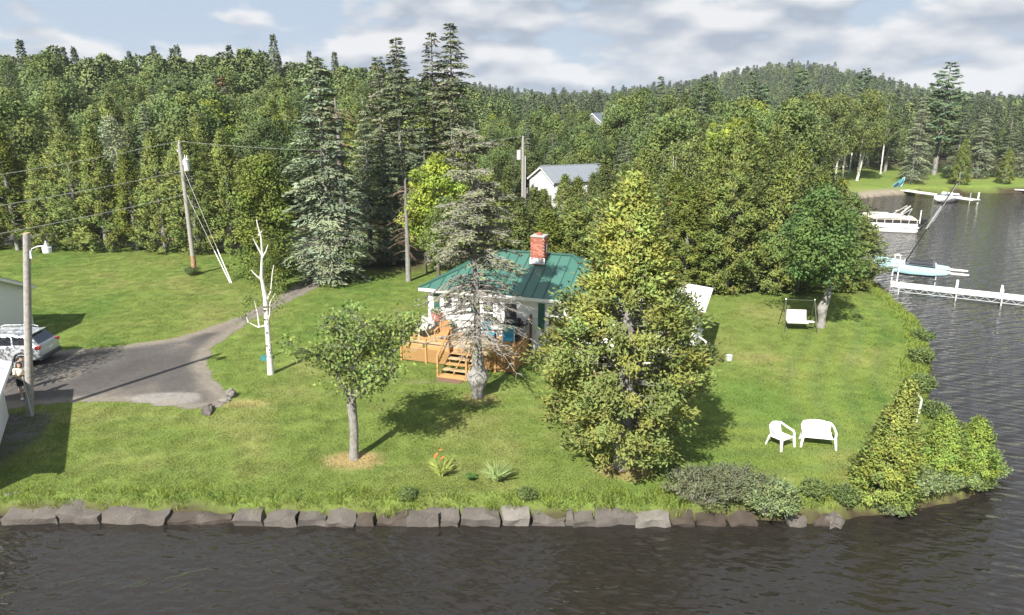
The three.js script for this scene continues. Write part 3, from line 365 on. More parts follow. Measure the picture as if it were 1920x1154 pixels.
[[66.5, -111, 0.80], [68.4, -114, 0.84], [70.4, -112, 0.78], [72.5, -114.5, 0.80], [74.4, -112, 0.74], [76.3, -115, 0.76], [78.2, -112.5, 0.72], [80.4, -115, 0.74], [82.5, -112.6, 0.70], [85, -114, 0.74], [88, -113, 0.72], [63.5, -116, 0.9], [91, -115, 0.76], [60.5, -120, 0.95], [55.5, -123, 0.95], [51, -124, 0.9]].forEach(([x, z, s], i) => plant(spruces[[0, 1, 2, 0][i % 4]], 'dark spruce in the line along the far point', x, z, s * 1.2, i * 2, 'spruces along the far point', 'tree', s * 1.12));
countOff(scene.children.filter((o) => o.userData.group === 'spruces along the far point'), (n) => n + ' dark spruce from the left in the line along the far point');

// ---------------------------------------------------------------- the woods behind, still tree by tree
{
  const r = random(99), bins = {};
  const pick = (mix) => { let q = r(); for (const [w, p, f] of mix) { if ((q -= w) < 0) return [p, f]; } return mix[0].slice(1); };
  const mixL = [[0.18, cedars[0], 1.2], [0.14, cedars[1], 1.28], [0.06, cedars[3], 1.2], [0.18, maples[0], 1.12], [0.13, maples[1], 1.1], [0.07, maples[3], 1.1], [0.03, maples[2], 1.0], [0.05, spruces[0], 1.0], [0.05, spruces[1], 1.04], [0.04, spruces[3], 1.04], [0.06, birches[1], 1.1]];
  const mixR = [[0.2, maples[0], 1.0], [0.16, maples[1], 0.98], [0.1, maples[3], 1.0], [0.06, maples[2], 0.9], [0.12, cedars[1], 1.15], [0.1, spruces[0], 0.95], [0.1, spruces[3], 0.95], [0.08, birches[1], 1.0], [0.08, pines[1], 0.72]];
  const kindName = (p) => ({ cedar_tree: 'green cedar', spruce_tree: 'dark spruce', maple_tree: 'green maple', birch_tree: 'light green birch', pine_tree: 'white pine' })[p.name];
  for (let z = -71; z > -126; z -= 4.4) for (let x = -0.78 * -z - 4; x < 0.56 * -z; x += 3.9) {
    const px = x + (r() - 0.5) * 2.6, pz = z + (r() - 0.5) * 3; if (landEdge(px, pz) < 2.5 || driveEdge(px, pz) > -1.5) continue;
    if ((px > 38 && pz > -125) || (px / -pz > 0.385 && pz > -103)) continue;                                   // the far lawn
    if (Math.hypot(px - 5.6, pz + 74) < 6.5 || Math.hypot(px - 17, pz + 138) < 9 || (px > 0 && px < 10 && pz > -75 && pz < -64)) continue; // house plots
    const left = px < -8, [p, f] = pick(left ? mixL : mixR), s = f * (0.72 + 0.34 * r()) * (left ? 1 : lerp(0.72, 0.84, smooth(-pz, 70, 125)) * (px > 14 ? 1.42 : 1));
    const o = plant(p, 'x', px, pz, s, r() * 6.28, (left ? 'left wood, ' : 'wood beyond the cottage, ') + kindName(p), 'tree', s * (0.94 + 0.2 * r())), bearing = px / -pz;
    const where = left ? (bearing < -0.58 ? 'behind the garage' : bearing < -0.46 ? 'left of the utility pole' : bearing < -0.36 ? 'right of the utility pole' : bearing < -0.22 ? 'behind the grey spruce' : 'behind the tall spruces') : (bearing < 0.03 ? 'left of the white house' : bearing < 0.14 ? 'behind the white house' : bearing < 0.26 ? 'behind the golden cedar' : bearing < 0.38 ? 'behind the tall hedge' : 'behind the knotty maple');
    const rank = pz > -80 ? 'front ranks' : pz > -93 ? 'middle ranks' : pz > -108 ? 'back ranks' : 'last ranks', key = kindName(p) + '|' + rank + ', in the wood ' + where; (bins[key] ??= []).push(o);
  }
  for (const [key, list] of Object.entries(bins)) countOff(list, (n) => (list.length > 1 ? n + ' ' : '') + key.replace('|', list.length > 1 ? ' from left, ' : ', '));
}
// ---------------------------------------------------------------- far-off woods that read as one mass
function farTree(seed, kind, n, size) { const r = random(seed), L = new Leaves(); for (let i = 0; i < n; i++) { const t = r(), az = r() * 6.283, w = kind ? 2.4 * Math.pow(Math.sin(Math.PI * Math.pow(0.08 + 0.9 * t, 0.8)), 0.6) : 1.9 * Math.pow(1 - t, 0.85) + 0.1, q = w * Math.sqrt(0.35 + 0.65 * r()) * (1 + 0.35 * noise(Math.cos(az) * 1.5 + seed, t * 3.5, Math.sin(az) * 1.5)), p = V(Math.cos(az) * q, (kind ? 2 + 8 * t : 0.8 + 11 * t), Math.sin(az) * q), out = V(Math.cos(az) * 0.7, 0.6, Math.sin(az) * 0.7).normalize(); L.leaf(r, p, V(gauss(r) + out.x, gauss(r) * 0.7 - (kind ? 0 : 0.3), gauss(r) + out.z), out, size * (0.6 + 0.8 * r()), size * 0.55, tone(r, [1, 1, 1], 0.3), 0.6); } return L.geo(); }
{
  const r = random(123), kinds = [farTree(1, 0, 420, 0.75), farTree(2, 1, 520, 0.8), farTree(3, 1, 460, 0.8), farTree(4, 0, 360, 0.7)], dense = [farTree(5, 0, 1700, 0.42), farTree(6, 1, 2000, 0.46), farTree(7, 1, 1800, 0.46), farTree(8, 0, 1400, 0.4)], cols = [[0.085, 0.108, 0.066], [0.115, 0.16, 0.058], [0.145, 0.18, 0.068], [0.10, 0.125, 0.07]], near = [[], [], [], []], far = [[], [], [], []];
  for (let z = -128; z > -250; z -= 4.2) for (let x = -0.82 * -z - 6; x < 0.72 * -z; x += 4.6) { const px = x + (r() - 0.5) * 4, pz = z + (r() - 0.5) * 4; if (landEdge(px, pz) < 2 || Math.hypot(px - 17, pz + 138) < 9) continue; const k = px < 0 && r() < 0.72 ? 1 + Math.floor(r() * 2) : Math.floor(r() * 4), f = 0.8 + 0.45 * r(), s = (0.62 + 0.3 * r()) * lerp(1, 1.45, smooth(-px, -10, 50)); near[k].push([px, ground(px, pz) - 0.3, pz, r() * 6.28, s, s * (0.9 + 0.3 * r()), cols[k][0] * f, cols[k][1] * f, cols[k][2] * f]); }
  for (let z = -250; z > -760; z -= 7) for (let x = -0.8 * -z; x < 0.85 * -z; x += 5.6) { const px = x + (r() - 0.5) * 6, pz = z + (r() - 0.5) * 7; if (landEdge(px, pz) < 3) continue; const k = Math.floor(r() * 4), f = 0.75 + 0.5 * r(), s = 0.7 + 0.45 * r(); far[k].push([px, ground(px, pz) - 0.5, pz, r() * 6.28, s, s * (0.8 + 0.3 * r()), cols[k][0] * f, cols[k][1] * f, cols[k][2] * f]); }
  const m = mat([0.92, 0.92, 0.92], 0.85, { vertexColors: true, specularIntensity: 0.3 });
  kinds.forEach((g, k) => { scatter('distant_wood' + (k ? '_00' + k : ''), dense[k], m, near[k], 'unbroken wood behind the nearer trees'); scatter('hill_forest' + (k ? '_00' + k : ''), g, m, far[k], 'forest covering the far hills'); });
}
// ---------------------------------------------------------------- cottage: hip roof of green standing-seam metal, white clapboard
const TURN = -19.3 * R, houseAt = (u, v, y = 0) => [-4.65 + u * 0.9438 + v * 0.3305, y, -35.1 + u * 0.3305 - v * 0.9438]; // u along the front, v into the house
{
  const H = thing('cottage', 'white clapboard cottage with green metal hip roof and brick chimney', 'house', [-4.65, 0, -35.1], TURN);
  const X0 = 0.38, X1 = 9.82, Z0 = -0.38, Z1 = -6.02, EV = 3.0;     // wall lines; z grows toward the lake
  part('foundation', [box((X0 + X1) / 2, 0.12, (Z0 + Z1) / 2, X1 - X0 - 0.06, 0.42, Z0 - Z1 - 0.06)], M.concrete, H);
  part('wall_core', [box((X0 + X1) / 2, 1.64, Z0 - 0.07, X1 - X0 - 0.04, 2.62, 0.1), box((X0 + X1) / 2, 1.64, Z1 + 0.07, X1 - X0 - 0.04, 2.62, 0.1), box(X0 + 0.07, 1.64, (Z0 + Z1) / 2, 0.1, 2.62, Z0 - Z1 - 0.26), box(X1 - 0.07, 1.64, (Z0 + Z1) / 2, 0.1, 2.62, Z0 - Z1 - 0.26)], M.sidingWhite, H);
  // openings in the front wall: [u0, u1, y0, y1, sashes]
  const wins = [[1.16, 1.68, 2.02, 2.70], [1.92, 2.44, 2.02, 2.70], [3.28, 3.86, 1.36, 2.72], [6.62, 7.42, 1.64, 2.72], [7.70, 8.50, 1.64, 2.72]];
  const door = [4.3, 5.15, 0.92, 2.72];
  const wedge = (() => { const g = prism([[0, 0], [0.026, 0], [0.008, 1], [0, 1]], 1); g.rotateY(-Math.PI / 2); return g; })(); // lies along -x... from 0 to -1, face toward +z
  const side = sub('siding', H), tones = [M.sidingWhite, mat([0.70, 0.70, 0.69], 0.62), mat([0.77, 0.77, 0.755], 0.6)]; let nb = 0;
  const board = (x0, x1, y, h, z, turn, ox = 0) => { const m = new THREE.Mesh(wedge, tones[(nb++ * 7) % 3]); m.name = 'clapboard'; m.castShadow = m.receiveShadow = true; m.scale.set(x1 - x0, h + 0.012, 1); if (turn === 0) { m.position.set(x1, y, z); } else if (turn === 1) { m.position.set(z, y, -x0); m.rotation.y = Math.PI / 2; m.position.z = -x1; } else { m.position.set(z, y, x1); m.rotation.y = -Math.PI / 2; } side.add(m); };
  const EX = 0.127;
  for (let k = 0; k < 20; k++) {
    const y = 0.36 + k * EX; let cuts = [[X0 + 0.09, X1 - 0.09]];
    for (const [a, b, c, d] of [...wins, door]) { const e = 0.085; if (y + EX < c - e || y > d + e) continue; cuts = cuts.flatMap(([p, q]) => (b + e <= p || a - e >= q) ? [[p, q]] : [[p, a - e], [b + e, q]].filter(([s, t]) => t - s > 0.03)); }
    for (const [p, q] of cuts) board(p, q, y, EX, Z0 - 0.018, 0);
    board(-Z0 + 0.09, -Z1 - 0.09, y, EX, X1 - 0.018, 1);
  }
  for (const [x, z] of [[X0 + 0.04, Z0 - 0.04], [X1 - 0.04, Z0 - 0.04], [X0 + 0.04, Z1 + 0.04], [X1 - 0.04, Z1 + 0.04]]) part('corner_board', box(x, 1.62, z, 0.14, 2.62, 0.14), M.trim, H);
  // side and rear walls out of sight keep plain sheets of siding board
  for (let k = 0; k < 20; k++) { const m = new THREE.Mesh(wedge, tones[k % 3]); m.name = 'clapboard'; m.scale.set(Z0 - Z1 - 0.18, EX + 0.012, 1); m.rotation.y = -Math.PI / 2; m.position.set(X0 + 0.018, 0.36 + k * EX, Z0 - 0.09); m.castShadow = m.receiveShadow = true; side.add(m); }
  function window_(a, b, c, d) {
    const w = sub('window', H), m = (a + b) / 2, y = (c + d) / 2, f = 0.075;
    part('window_frame', [box(m, d + f / 2, Z0 + 0.01, b - a + 2 * f, f, 0.07), box(m, c - f / 2, Z0 + 0.025, b - a + 2 * f + 0.06, f * 0.8, 0.10), box(a - f / 2, y, Z0 + 0.01, f, d - c, 0.07), box(b + f / 2, y, Z0 + 0.01, f, d - c, 0.07)], M.trim, w);
    part('sash', [box(m, y, Z0 + 0.005, b - a, 0.05, 0.03), box(a + 0.02, y, Z0 - 0.002, 0.04, d - c, 0.03), box(b - 0.02, y, Z0 - 0.002, 0.04, d - c, 0.03), box(m, d - 0.02, Z0 - 0.003, b - a - 0.08, 0.04, 0.03), box(m, c + 0.02, Z0 - 0.003, b - a - 0.08, 0.04, 0.03)], M.white, w);
    part('pane', box(m, (y + d) / 2, Z0 - 0.008, b - a - 0.07, (d - c) / 2 - 0.06, 0.008), M.glass, w); part('pane', box(m, (y + c) / 2, Z0 - 0.014, b - a - 0.07, (d - c) / 2 - 0.06, 0.008), M.glass, w);
  }
  for (const [a, b, c, d] of wins) window_(a, b, c, d);
  for (const [a, c, h] of [[0.66, 1.98, 0.76], [2.66, 1.98, 0.76], [6.12, 1.50, 1.26], [8.68, 1.50, 1.26]]) { const s = sub('shutter', H); part('shutter_board', [box(a + 0.16, c + h / 2, Z0 + 0.022, 0.32, h, 0.028)], M.shutter, s); part('rail', [box(a + 0.16, c + h * 0.44, Z0 + 0.04, 0.30, 0.025, 0.012)], M.roofSeam, s); }
  { const d = sub('door', H); part('door_frame', [box(4.25, 1.85, Z0 + 0.012, 0.09, 1.86, 0.07), box(5.2, 1.85, Z0 + 0.012, 0.09, 1.86, 0.07), box(4.725, 2.76, Z0 + 0.014, 1.04, 0.09, 0.07)], M.trim, d); part('door_leaf', rbox(4.725, 1.8, Z0 - 0.005, 0.86, 1.8, 0.05, 0.01), M.white, d); part('door_glass', box(4.725, 2.2, Z0 + 0.024, 0.62, 0.8, 0.006), M.glass, d); part('handle', at(new THREE.SphereGeometry(0.03, 10, 8), 5.07, 1.75, Z0 + 0.06), M.steel, d); }
  part('outlet_box', rbox(6.0, 1.32, Z0 + 0.05, 0.08, 0.12, 0.06), M.galv, H);
  // roof: each pan between two seams is a part
  const W = 10.2, D = 6.4, RY = 4.58, OH = EV + 0.10, roof = sub('roof', H), pan = (pts) => { const a = pts.map((p) => V(...p)), g = new THREE.BufferGeometry(), n = a[1].clone().sub(a[0]).cross(a[2].clone().sub(a[0])).normalize(); if (n.y < 0) { a.reverse(); n.negate(); } const P = [], I = [], k = a.length; for (const p of a) P.push(p.x, p.y, p.z); for (const p of a) P.push(p.x - n.x * 0.02, p.y - n.y * 0.02, p.z - n.z * 0.02); for (let i = 1; i < k - 1; i++) I.push(0, i, i + 1, k, k + i + 1, k + i); for (let i = 0; i < k; i++) { const j = (i + 1) % k; I.push(i, k + i, k + j, i, k + j, j); } g.setAttribute('position', new THREE.Float32BufferAttribute(P, 3)); g.setIndex(I); const q = g.toNonIndexed(); q.computeVertexNormals(); return q; };
  const panTone = [M.roofGreen, mat([0.060, 0.158, 0.125], 0.45, { metalness: 0.15 }), mat([0.051, 0.143, 0.112], 0.4, { metalness: 0.15 })];
  const slope = (y0, len, half, apexLen, place) => { // pans of one hip face: eave from 0 to len, ridge from half to len-half
    const n = Math.round(len / 0.54), hgt = (s) => clamp(Math.min(s / half, (len - s) / half), 0, 1);
    for (let i = 0; i < n; i++) { const s0 = len * i / n, s1 = len * (i + 1) / n, g = 0.012, marks = [s0 + g, ...[half, len - half].filter((m) => m > s0 + g && m < s1 - g), s1 - g], pts = [place(s0 + g, 0), place(s1 - g, 0), ...marks.reverse().filter((s) => hgt(s) > 0.01).map((s) => place(s, hgt(s)))]; if (pts.length > 2) part('roof_panel', pan(pts), panTone[(i * 5) % 3], roof); if (i) { const h = hgt(s0), a = V(...place(s0, 0)), b = V(...place(s0, h)); a.y += 0.022; b.y += 0.022; if (h > 0.05) part('standing_seam', bar(a.toArray(), b.toArray(), 0.03, 0.05), M.roofSeam, roof); } }
  };
  const up = (h) => lerp(OH, RY, h), hd = D / 2;
  slope(0, W, hd, 0, (s, h) => [s, up(h), -h * hd]); slope(0, W, hd, 0, (s, h) => [s, up(h), -D + h * hd]); slope(0, D, hd, 0, (s, h) => [h * hd, up(h), -s]); slope(0, D, hd, 0, (s, h) => [W - h * hd, up(h), -s]);
  part('ridge_cap', [bar([hd - 0.05, RY + 0.02, -hd], [W - hd + 0.05, RY + 0.02, -hd], 0.24, 0.05)], M.roofSeam, roof); for (const [a, b] of [[[0, OH, 0], [hd, RY, -hd]], [[W, OH, 0], [W - hd, RY, -hd]], [[0, OH, -D], [hd, RY, -hd]], [[W, OH, -D], [W - hd, RY, -hd]]]) part('hip_cap', bar([a[0], a[1] + 0.02, a[2]], [b[0], b[1] + 0.02, b[2]], 0.16, 0.045), M.roofSeam, roof);
  part('fascia', [box(W / 2, EV + 0.01, -0.015, W, 0.15, 0.03), box(W / 2, EV + 0.01, -D + 0.015, W, 0.15, 0.03), box(0.015, EV + 0.01, -hd, 0.03, 0.15, D - 0.06), box(W - 0.015, EV + 0.01, -hd, 0.03, 0.15, D - 0.06)], M.trim, H); part('soffit', box(W / 2, EV - 0.045, -hd, W - 0.07, 0.02, D - 0.07), M.trim, H);
  // chimney laid brick by brick in shifted courses
  const C = sub('chimney', H), bricks = [], pale = [], r = random(8); const cx = 5.45, cz = -2.62, w = 0.64; part('mortar', box(cx, 4.78, cz, w - 0.02, 1.55, w - 0.02), M.mortar, C);
  for (let k = 0; k < 19; k++) for (let q = 0; q < 4; q++) for (let i = 0; i < 3; i++) { const y = 4.07 + k * 0.078, s = (i - 1) * 0.212 + (k % 2 ? 0.05 : -0.05), o = w / 2 - 0.045, p = q < 2 ? box(cx + s, y, cz + (q ? o : -o), 0.2, 0.066, 0.1) : box(cx + (q > 2 ? o : -o), y, cz + s, 0.1, 0.066, 0.2); (r() < 0.3 ? pale : bricks).push(p); }
  part('brickwork', bricks, M.brick, C).userData.kind = 'stuff'; part('brickwork', pale, M.brickPale, C).userData.kind = 'stuff'; part('cap', [rbox(cx, 5.58, cz, w + 0.08, 0.07, w + 0.08, 0.015)], M.concrete, C); part('flue', cyl(cx, 5.66, cz, 0.14, 0.14, 0.12, 14), M.brick, C); part('flashing', [box(cx, 4.36, cz + w / 2 + 0.02, w + 0.14, 0.3, 0.02, -0.2)], M.galv, C); part('cleanout', box(cx + w / 2 + 0.06, 4.98, cz, 0.02, 0.44, 0.2), M.mortar, C);
}
{ // white side porch toward the lake
  const P = thing('side_porch', 'white side porch with sloping white roof on the lake side of the cottage', 'porch', houseAt(9.85, 2.0), TURN), d = 4.2, w = 3.5;
  part('porch_floor', box(w / 2, 0.45, -d / 2, w, 0.12, d), M.white, P); part('skirt', [box(w / 2, 0.2, -0.03, w - 0.06, 0.38, 0.04), box(w - 0.03, 0.2, -d / 2, 0.04, 0.38, d - 0.1)], M.sidingWhite, P);
  for (const [x, z] of [[w - 0.12, -0.12], [w - 0.12, -d + 0.12], [w * 0.5, -0.12], [0.1, -0.12]]) part('post', box(x, 1.56, z, 0.11, 2.14, 0.11), M.trim, P);
  for (let i = 0; i < 8; i++) { const a = -0.25 + i * (d + 0.5) / 8; part('roof_sheet', box(w / 2 + 0.1, 2.86, -(a + (d + 0.5) / 16), w + 0.55, 0.035, (d + 0.5) / 8 - 0.015, 0, 0, -0.10), M.white, P); }
  part('roof_frame', [box(w / 2, 2.70, -0.12, w + 0.2, 0.14, 0.09, 0, 0, -0.10), box(w / 2, 2.70, -d + 0.12, w + 0.2, 0.14, 0.09, 0, 0, -0.10)], M.trim, P);
  part('rail', [bar([w * 0.5, 1.4, -0.12], [w - 0.12, 1.4, -0.12], 0.06), bar([w - 0.12, 1.4, -0.12], [w - 0.12, 1.4, -d + 0.12], 0.06)], M.trim, P); for (let i = 0; i < 12; i++) part('baluster', box(w - 0.12, 0.95, -0.4 - i * 0.3, 0.04, 0.88, 0.04), M.trim, P); for (let i = 0; i < 4; i++) part('baluster', box(w * 0.55 + i * 0.34, 0.95, -0.12, 0.04, 0.88, 0.04), M.trim, P);
  part('wall', [box(w * 0.25, 1.55, -d + 0.05, w * 0.5, 2.1, 0.06)], M.sidingWhite, P);
  for (let i = 0; i < 3; i++) part('step', box(w * 0.28, 0.38 - i * 0.15, 0.16 + i * 0.28, 1.1, 0.05, 0.28), M.white, P); part('stringer', [bar([w * 0.28 - 0.56, 0.42, 0], [w * 0.28 - 0.56, 0.0, 0.85], 0.05, 0.16), bar([w * 0.28 + 0.56, 0.42, 0], [w * 0.28 + 0.56, 0.0, 0.85], 0.05, 0.16)], M.white, P);
}
{ // side steps with white rails at the lake end of the porch
  const P = thing('white_steps', 'small white stair with railings right of the side porch', 'stairs', houseAt(13.5, 2.6), TURN + 1.2);
  for (let i = 0; i < 4; i++) part('step', box(0, 0.12 + i * 0.13, -i * 0.27, 1.0, 0.05, 0.29), M.white, P);
  for (const s of [-1, 1]) { part('stringer', bar([s * 0.52, 0.03, 0.14], [s * 0.52, 0.5, -0.95], 0.045, 0.2), M.white, P); part('rail', bar([s * 0.52, 0.82, 0.1], [s * 0.52, 1.32, -0.95], 0.06, 0.05), M.white, P); part('post', box(s * 0.52, 0.42, 0.08, 0.08, 0.84, 0.08), M.white, P); part('post', box(s * 0.52, 0.78, -0.92, 0.08, 1.1, 0.08), M.white, P); }
}
{ // cedar-stained deck with lattice skirt and open stair
  const D = thing('wooden_deck', 'honey brown wooden deck with lattice skirt and stair in front of the cottage', 'deck', [-4.65, 0, -35.1], TURN), y = 0.9, x0 = 0, x1 = 5.7, z0 = -0.30, z1 = 2.05, tones = [M.deck, M.deckPale, mat([0.45, 0.28, 0.13], 0.75, { map: woodMap })];
  const fl = sub('deck_floor', D); const n = 17, bw = (z1 - z0) / n; for (let i = 0; i < n; i++) { const m = part('deck_board', box((x0 + x1) / 2, y, z0 + (i + 0.5) * bw, x1 - x0, 0.032, bw - 0.007), tones[(i * 4) % 3], fl); m.position.y = 0.002 * ((i * 3) % 2); }
  part('rim_joist', [box((x0 + x1) / 2, y - 0.12, z1 - 0.02, x1 - x0 - 0.08, 0.2, 0.04), box(x0 + 0.02, y - 0.12, (z0 + z1) / 2, 0.04, 0.2, z1 - z0), box(x1 - 0.02, y - 0.12, (z0 + z1) / 2, 0.04, 0.2, z1 - z0)], M.deck, D); part('under_beam', [box((x0 + x1) / 2, y - 0.14, 1.0, x1 - x0 - 0.1, 0.18, 0.1)], M.deckDark, D);
  part('outdoor_carpet', box(3.35, y + 0.021, 0.85, 1.35, 0.008, 2.25), mat([0.47, 0.36, 0.23], 0.95, { map: coarseTint }), D);
  const sx0 = 2.72, sx1 = 3.92;
  for (const [x, z, h] of [[x0 + 0.05, z1 + 0.05, 1.28], [1.35, z1 + 0.05, 1.28], [sx0 - 0.1, z1 + 0.05, 1.32], [sx1 + 0.1, z1 + 0.05, 1.32], [x1 + 0.05, z1 + 0.05, 1.5], [x1 + 0.05, 0.9, 1.34], [x0 - 0.05, 0.3, 1.34], [4.85, z1 + 0.05, 1.28]]) part('post', rbox(x, h / 2, z, 0.09, h, 0.09, 0.008), M.deck, D);
  for (const [a, b] of [[x0, sx0 - 0.1], [sx1 + 0.1, x1]]) { part('rail', box((a + b) / 2, 1.25, z1 + 0.05, b - a, 0.035, 0.13), M.deck, D); part('rail', box((a + b) / 2, 1.07, z1 + 0.05, b - a - 0.02, 0.09, 0.03), M.deckPale, D); }
  for (const x of [x0 - 0.05, x1 + 0.05]) { part('rail', box(x, 1.25, 0.95, 0.13, 0.035, 2.1), M.deckDark, D); part('rail', box(x, 1.07, 0.95, 0.03, 0.09, 2.1), M.deck, D); }
  part('gate_post', [box(x1 + 0.1, 1.1, -0.22, 0.10, 2.2, 0.10)], M.oldPost, D); part('brace', [bar([x1 + 0.1, 1.95, -0.2], [x1 - 0.5, 1.75, 0.1], 0.05)], M.oldPost, D);
  const lattice = (len, place) => { const g = [], hh = 0.62; for (let i = 0; i < Math.ceil((len + hh) / 0.105); i++) for (const s of [1, -1]) { let a0 = -hh + i * 0.105, a1 = a0 + hh, b0 = 0, b1 = hh; if (a0 < 0) { b0 = -a0; a0 = 0; } if (a1 > len) { b1 -= a1 - len; a1 = len; } if (b1 - b0 < 0.04) continue; const p = s > 0 ? [a0, 0.06 + b0, a1, 0.06 + b1] : [a0, 0.06 + hh - b0, a1, 0.06 + hh - b1]; g.push(bar(place(p[0], p[1], s * 0.005), place(p[2], p[3], s * 0.005), 0.010, 0.034)); } return g; };
  for (const [l, f] of [[sx0 - 0.1, (a, b, c) => [x0 + a, b, z1 + 0.02 + c]], [x1 - sx1 - 0.1, (a, b, c) => [sx1 + 0.1 + a, b, z1 + 0.02 + c]], [z1 - z0 - 0.3, (a, b, c) => [x1 + 0.03 + c, b, z0 + 0.3 + a]], [z1 - z0, (a, b, c) => [x0 - 0.03 + c, b, z0 + a]]]) part('lattice', lattice(l, f), M.deck, D).userData.kind = 'stuff';
  const st = sub('stair', D); for (let i = 0; i < 5; i++) { const yy = 0.74 - i * 0.16, zz = z1 + 0.16 + i * 0.30; part('tread', box((sx0 + sx1) / 2, yy, zz, sx1 - sx0, 0.04, 0.27), i % 2 ? M.deckPale : M.deck, st); }
  for (const x of [sx0 - 0.03, (sx0 + sx1) / 2, sx1 + 0.03]) part('stringer', bar([x, 0.70, z1 + 0.02], [x, 0.02, z1 + 1.42], 0.04, 0.2), M.deck, st); part('kick_board', box((sx0 + sx1) / 2, 0.04, z1 + 1.52, sx1 - sx0 + 0.1, 0.1, 0.04), M.deck, st);
  for (const x of [sx0 - 0.1, sx1 + 0.1]) { part('newel_post', rbox(x, 0.5, z1 + 1.48, 0.09, 1.0, 0.09, 0.008), M.deck, st); part('newel_post', rbox(x, 0.98, z1 + 0.16, 0.08, 1.8, 0.08, 0.008), M.deckDark, st); part('handrail', bar([x, 1.86, z1 + 0.1], [x, 0.98, z1 + 1.52], 0.09, 0.04), M.deckDark, st); part('handrail', bar([x, 1.45, z1 + 0.1], [x, 0.58, z1 + 1.5], 0.035, 0.09), M.deck, st); }
  part('board_pad', box(3.3, 0.012, z1 + 1.75, 1.2, 0.024, 0.4), M.oldPost, D);
}
function patioChair(label, u, v, turn, seat) { // sling chair on a pale tube frame
  const c = thing('patio_chair', label, 'chair', houseAt(u, v, 0.92), turn, 'deck chairs');
  part('seat', rbox(0, 0.42, 0.02, 0.50, 0.03, 0.48, 0.012, 0.06), seat, c); part('backrest', rbox(0, 0.70, -0.27, 0.50, 0.56, 0.03, 0.012, -0.18), seat, c);
  for (const s of [-1, 1]) { const x = s * 0.27; part('side_frame', [tube([V(x, 0.0, 0.30), V(x, 0.40, 0.25), V(x, 0.62, 0.22), V(x, 0.64, 0.0), V(x, 0.60, -0.24), V(x, 0.98, -0.33)], taper(0.017, 0.017, 6), 6), tube([V(x, 0.62, 0.1), V(x, 0.40, -0.1), V(x, 0.0, -0.34)], taper(0.017, 0.017, 3), 6)], M.plastic, c); }
  return c;
}
const teal = mat([0.03, 0.25, 0.34], 0.7), canvas = mat([0.46, 0.44, 0.41], 0.85);
patioChair('teal blue deck chair at the front right corner of the deck', 5.15, -1.15, 0.35 + TURN, teal); patioChair('teal blue deck chair behind the burl tree', 4.05, -0.75, 0.9 + TURN, teal); patioChair('pale deck chair at the left end of the deck', 0.62, -1.15, -0.5 + TURN, canvas); patioChair('second pale deck chair beside the left rail, nearer the wall', 0.6, -0.25, -0.9 + TURN, canvas); patioChair('pale deck chair by the cottage wall right of the table', 5.2, -0.1, -0.8 + TURN, canvas);
{ const t = thing('patio_table', 'round white metal table among the teal deck chairs', 'table', houseAt(4.62, -0.45, 0.92), TURN); part('tabletop', cyl(0, 0.70, 0, 0.42, 0.42, 0.025, 28), M.plastic, t); part('pedestal', cyl(0, 0.35, 0, 0.03, 0.03, 0.7, 10), M.plastic, t); for (let k = 0; k < 3; k++) part('foot', tube([V(0, 0.12, 0), V(Math.cos(k * 2.09) * 0.2, 0.09, Math.sin(k * 2.09) * 0.2), V(Math.cos(k * 2.09) * 0.33, 0.012, Math.sin(k * 2.09) * 0.33)], taper(0.015, 0.012, 3), 6), M.plastic, t); }
{ const t = thing('wooden_armchair', 'low honey brown wooden armchair left of the deck stair', 'chair', houseAt(1.85, -1.2, 0.92), TURN + 0.15); for (let i = 0; i < 4; i++) part('seat_slat', box(0, 0.34, 0.24 - i * 0.14, 0.56, 0.025, 0.12), M.deck, t); for (let i = 0; i < 5; i++) part('back_slat', box(-0.22 + i * 0.11, 0.60, -0.34, 0.09, 0.6, 0.022, -0.22), M.deckDark, t); for (const s of [-1, 1]) { part('armrest', box(s * 0.33, 0.56, 0.02, 0.11, 0.025, 0.66), M.deck, t); part('leg', box(s * 0.33, 0.28, 0.28, 0.05, 0.56, 0.05), M.deck, t); part('leg', box(s * 0.33, 0.28, -0.26, 0.05, 0.56, 0.05), M.deck, t); } }
{ const b = thing('barbecue_grill', 'black covered barbecue grill against the cottage wall', 'grill', houseAt(4.95, 0.0, 0.92), TURN); part('lid', at(new THREE.CylinderGeometry(0.26, 0.26, 0.72, 18, 1, false, 0, Math.PI), 0, 0.86, 0, 0, 0, Math.PI / 2), M.black, b); part('firebox', rbox(0, 0.76, 0, 0.72, 0.2, 0.5, 0.03), M.dark, b); part('side_shelf', box(0.55, 0.84, 0, 0.36, 0.03, 0.42), M.dark, b); part('cart', [box(-0.3, 0.33, 0.2, 0.05, 0.66, 0.05), box(0.3, 0.33, 0.2, 0.05, 0.66, 0.05), box(-0.3, 0.33, -0.2, 0.05, 0.66, 0.05), box(0.3, 0.33, -0.2, 0.05, 0.66, 0.05), box(0, 0.2, 0, 0.62, 0.03, 0.42)], M.dark, b); part('handle', bar([-0.25, 0.98, 0.27], [0.25, 0.98, 0.27], 0.025), M.steel, b); }
{ const q = thing('folded_parasol', 'slim dark blue folded parasol standing by the front deck rail', 'parasol', houseAt(4.72, -1.72, 0.92), 0); part('pole', cyl(0, 0.5, 0, 0.016, 0.016, 1.0, 8), M.white, q); part('canopy', cyl(0, 0.62, 0, 0.035, 0.055, 0.6, 9), mat([0.04, 0.06, 0.11], 0.8), q); }
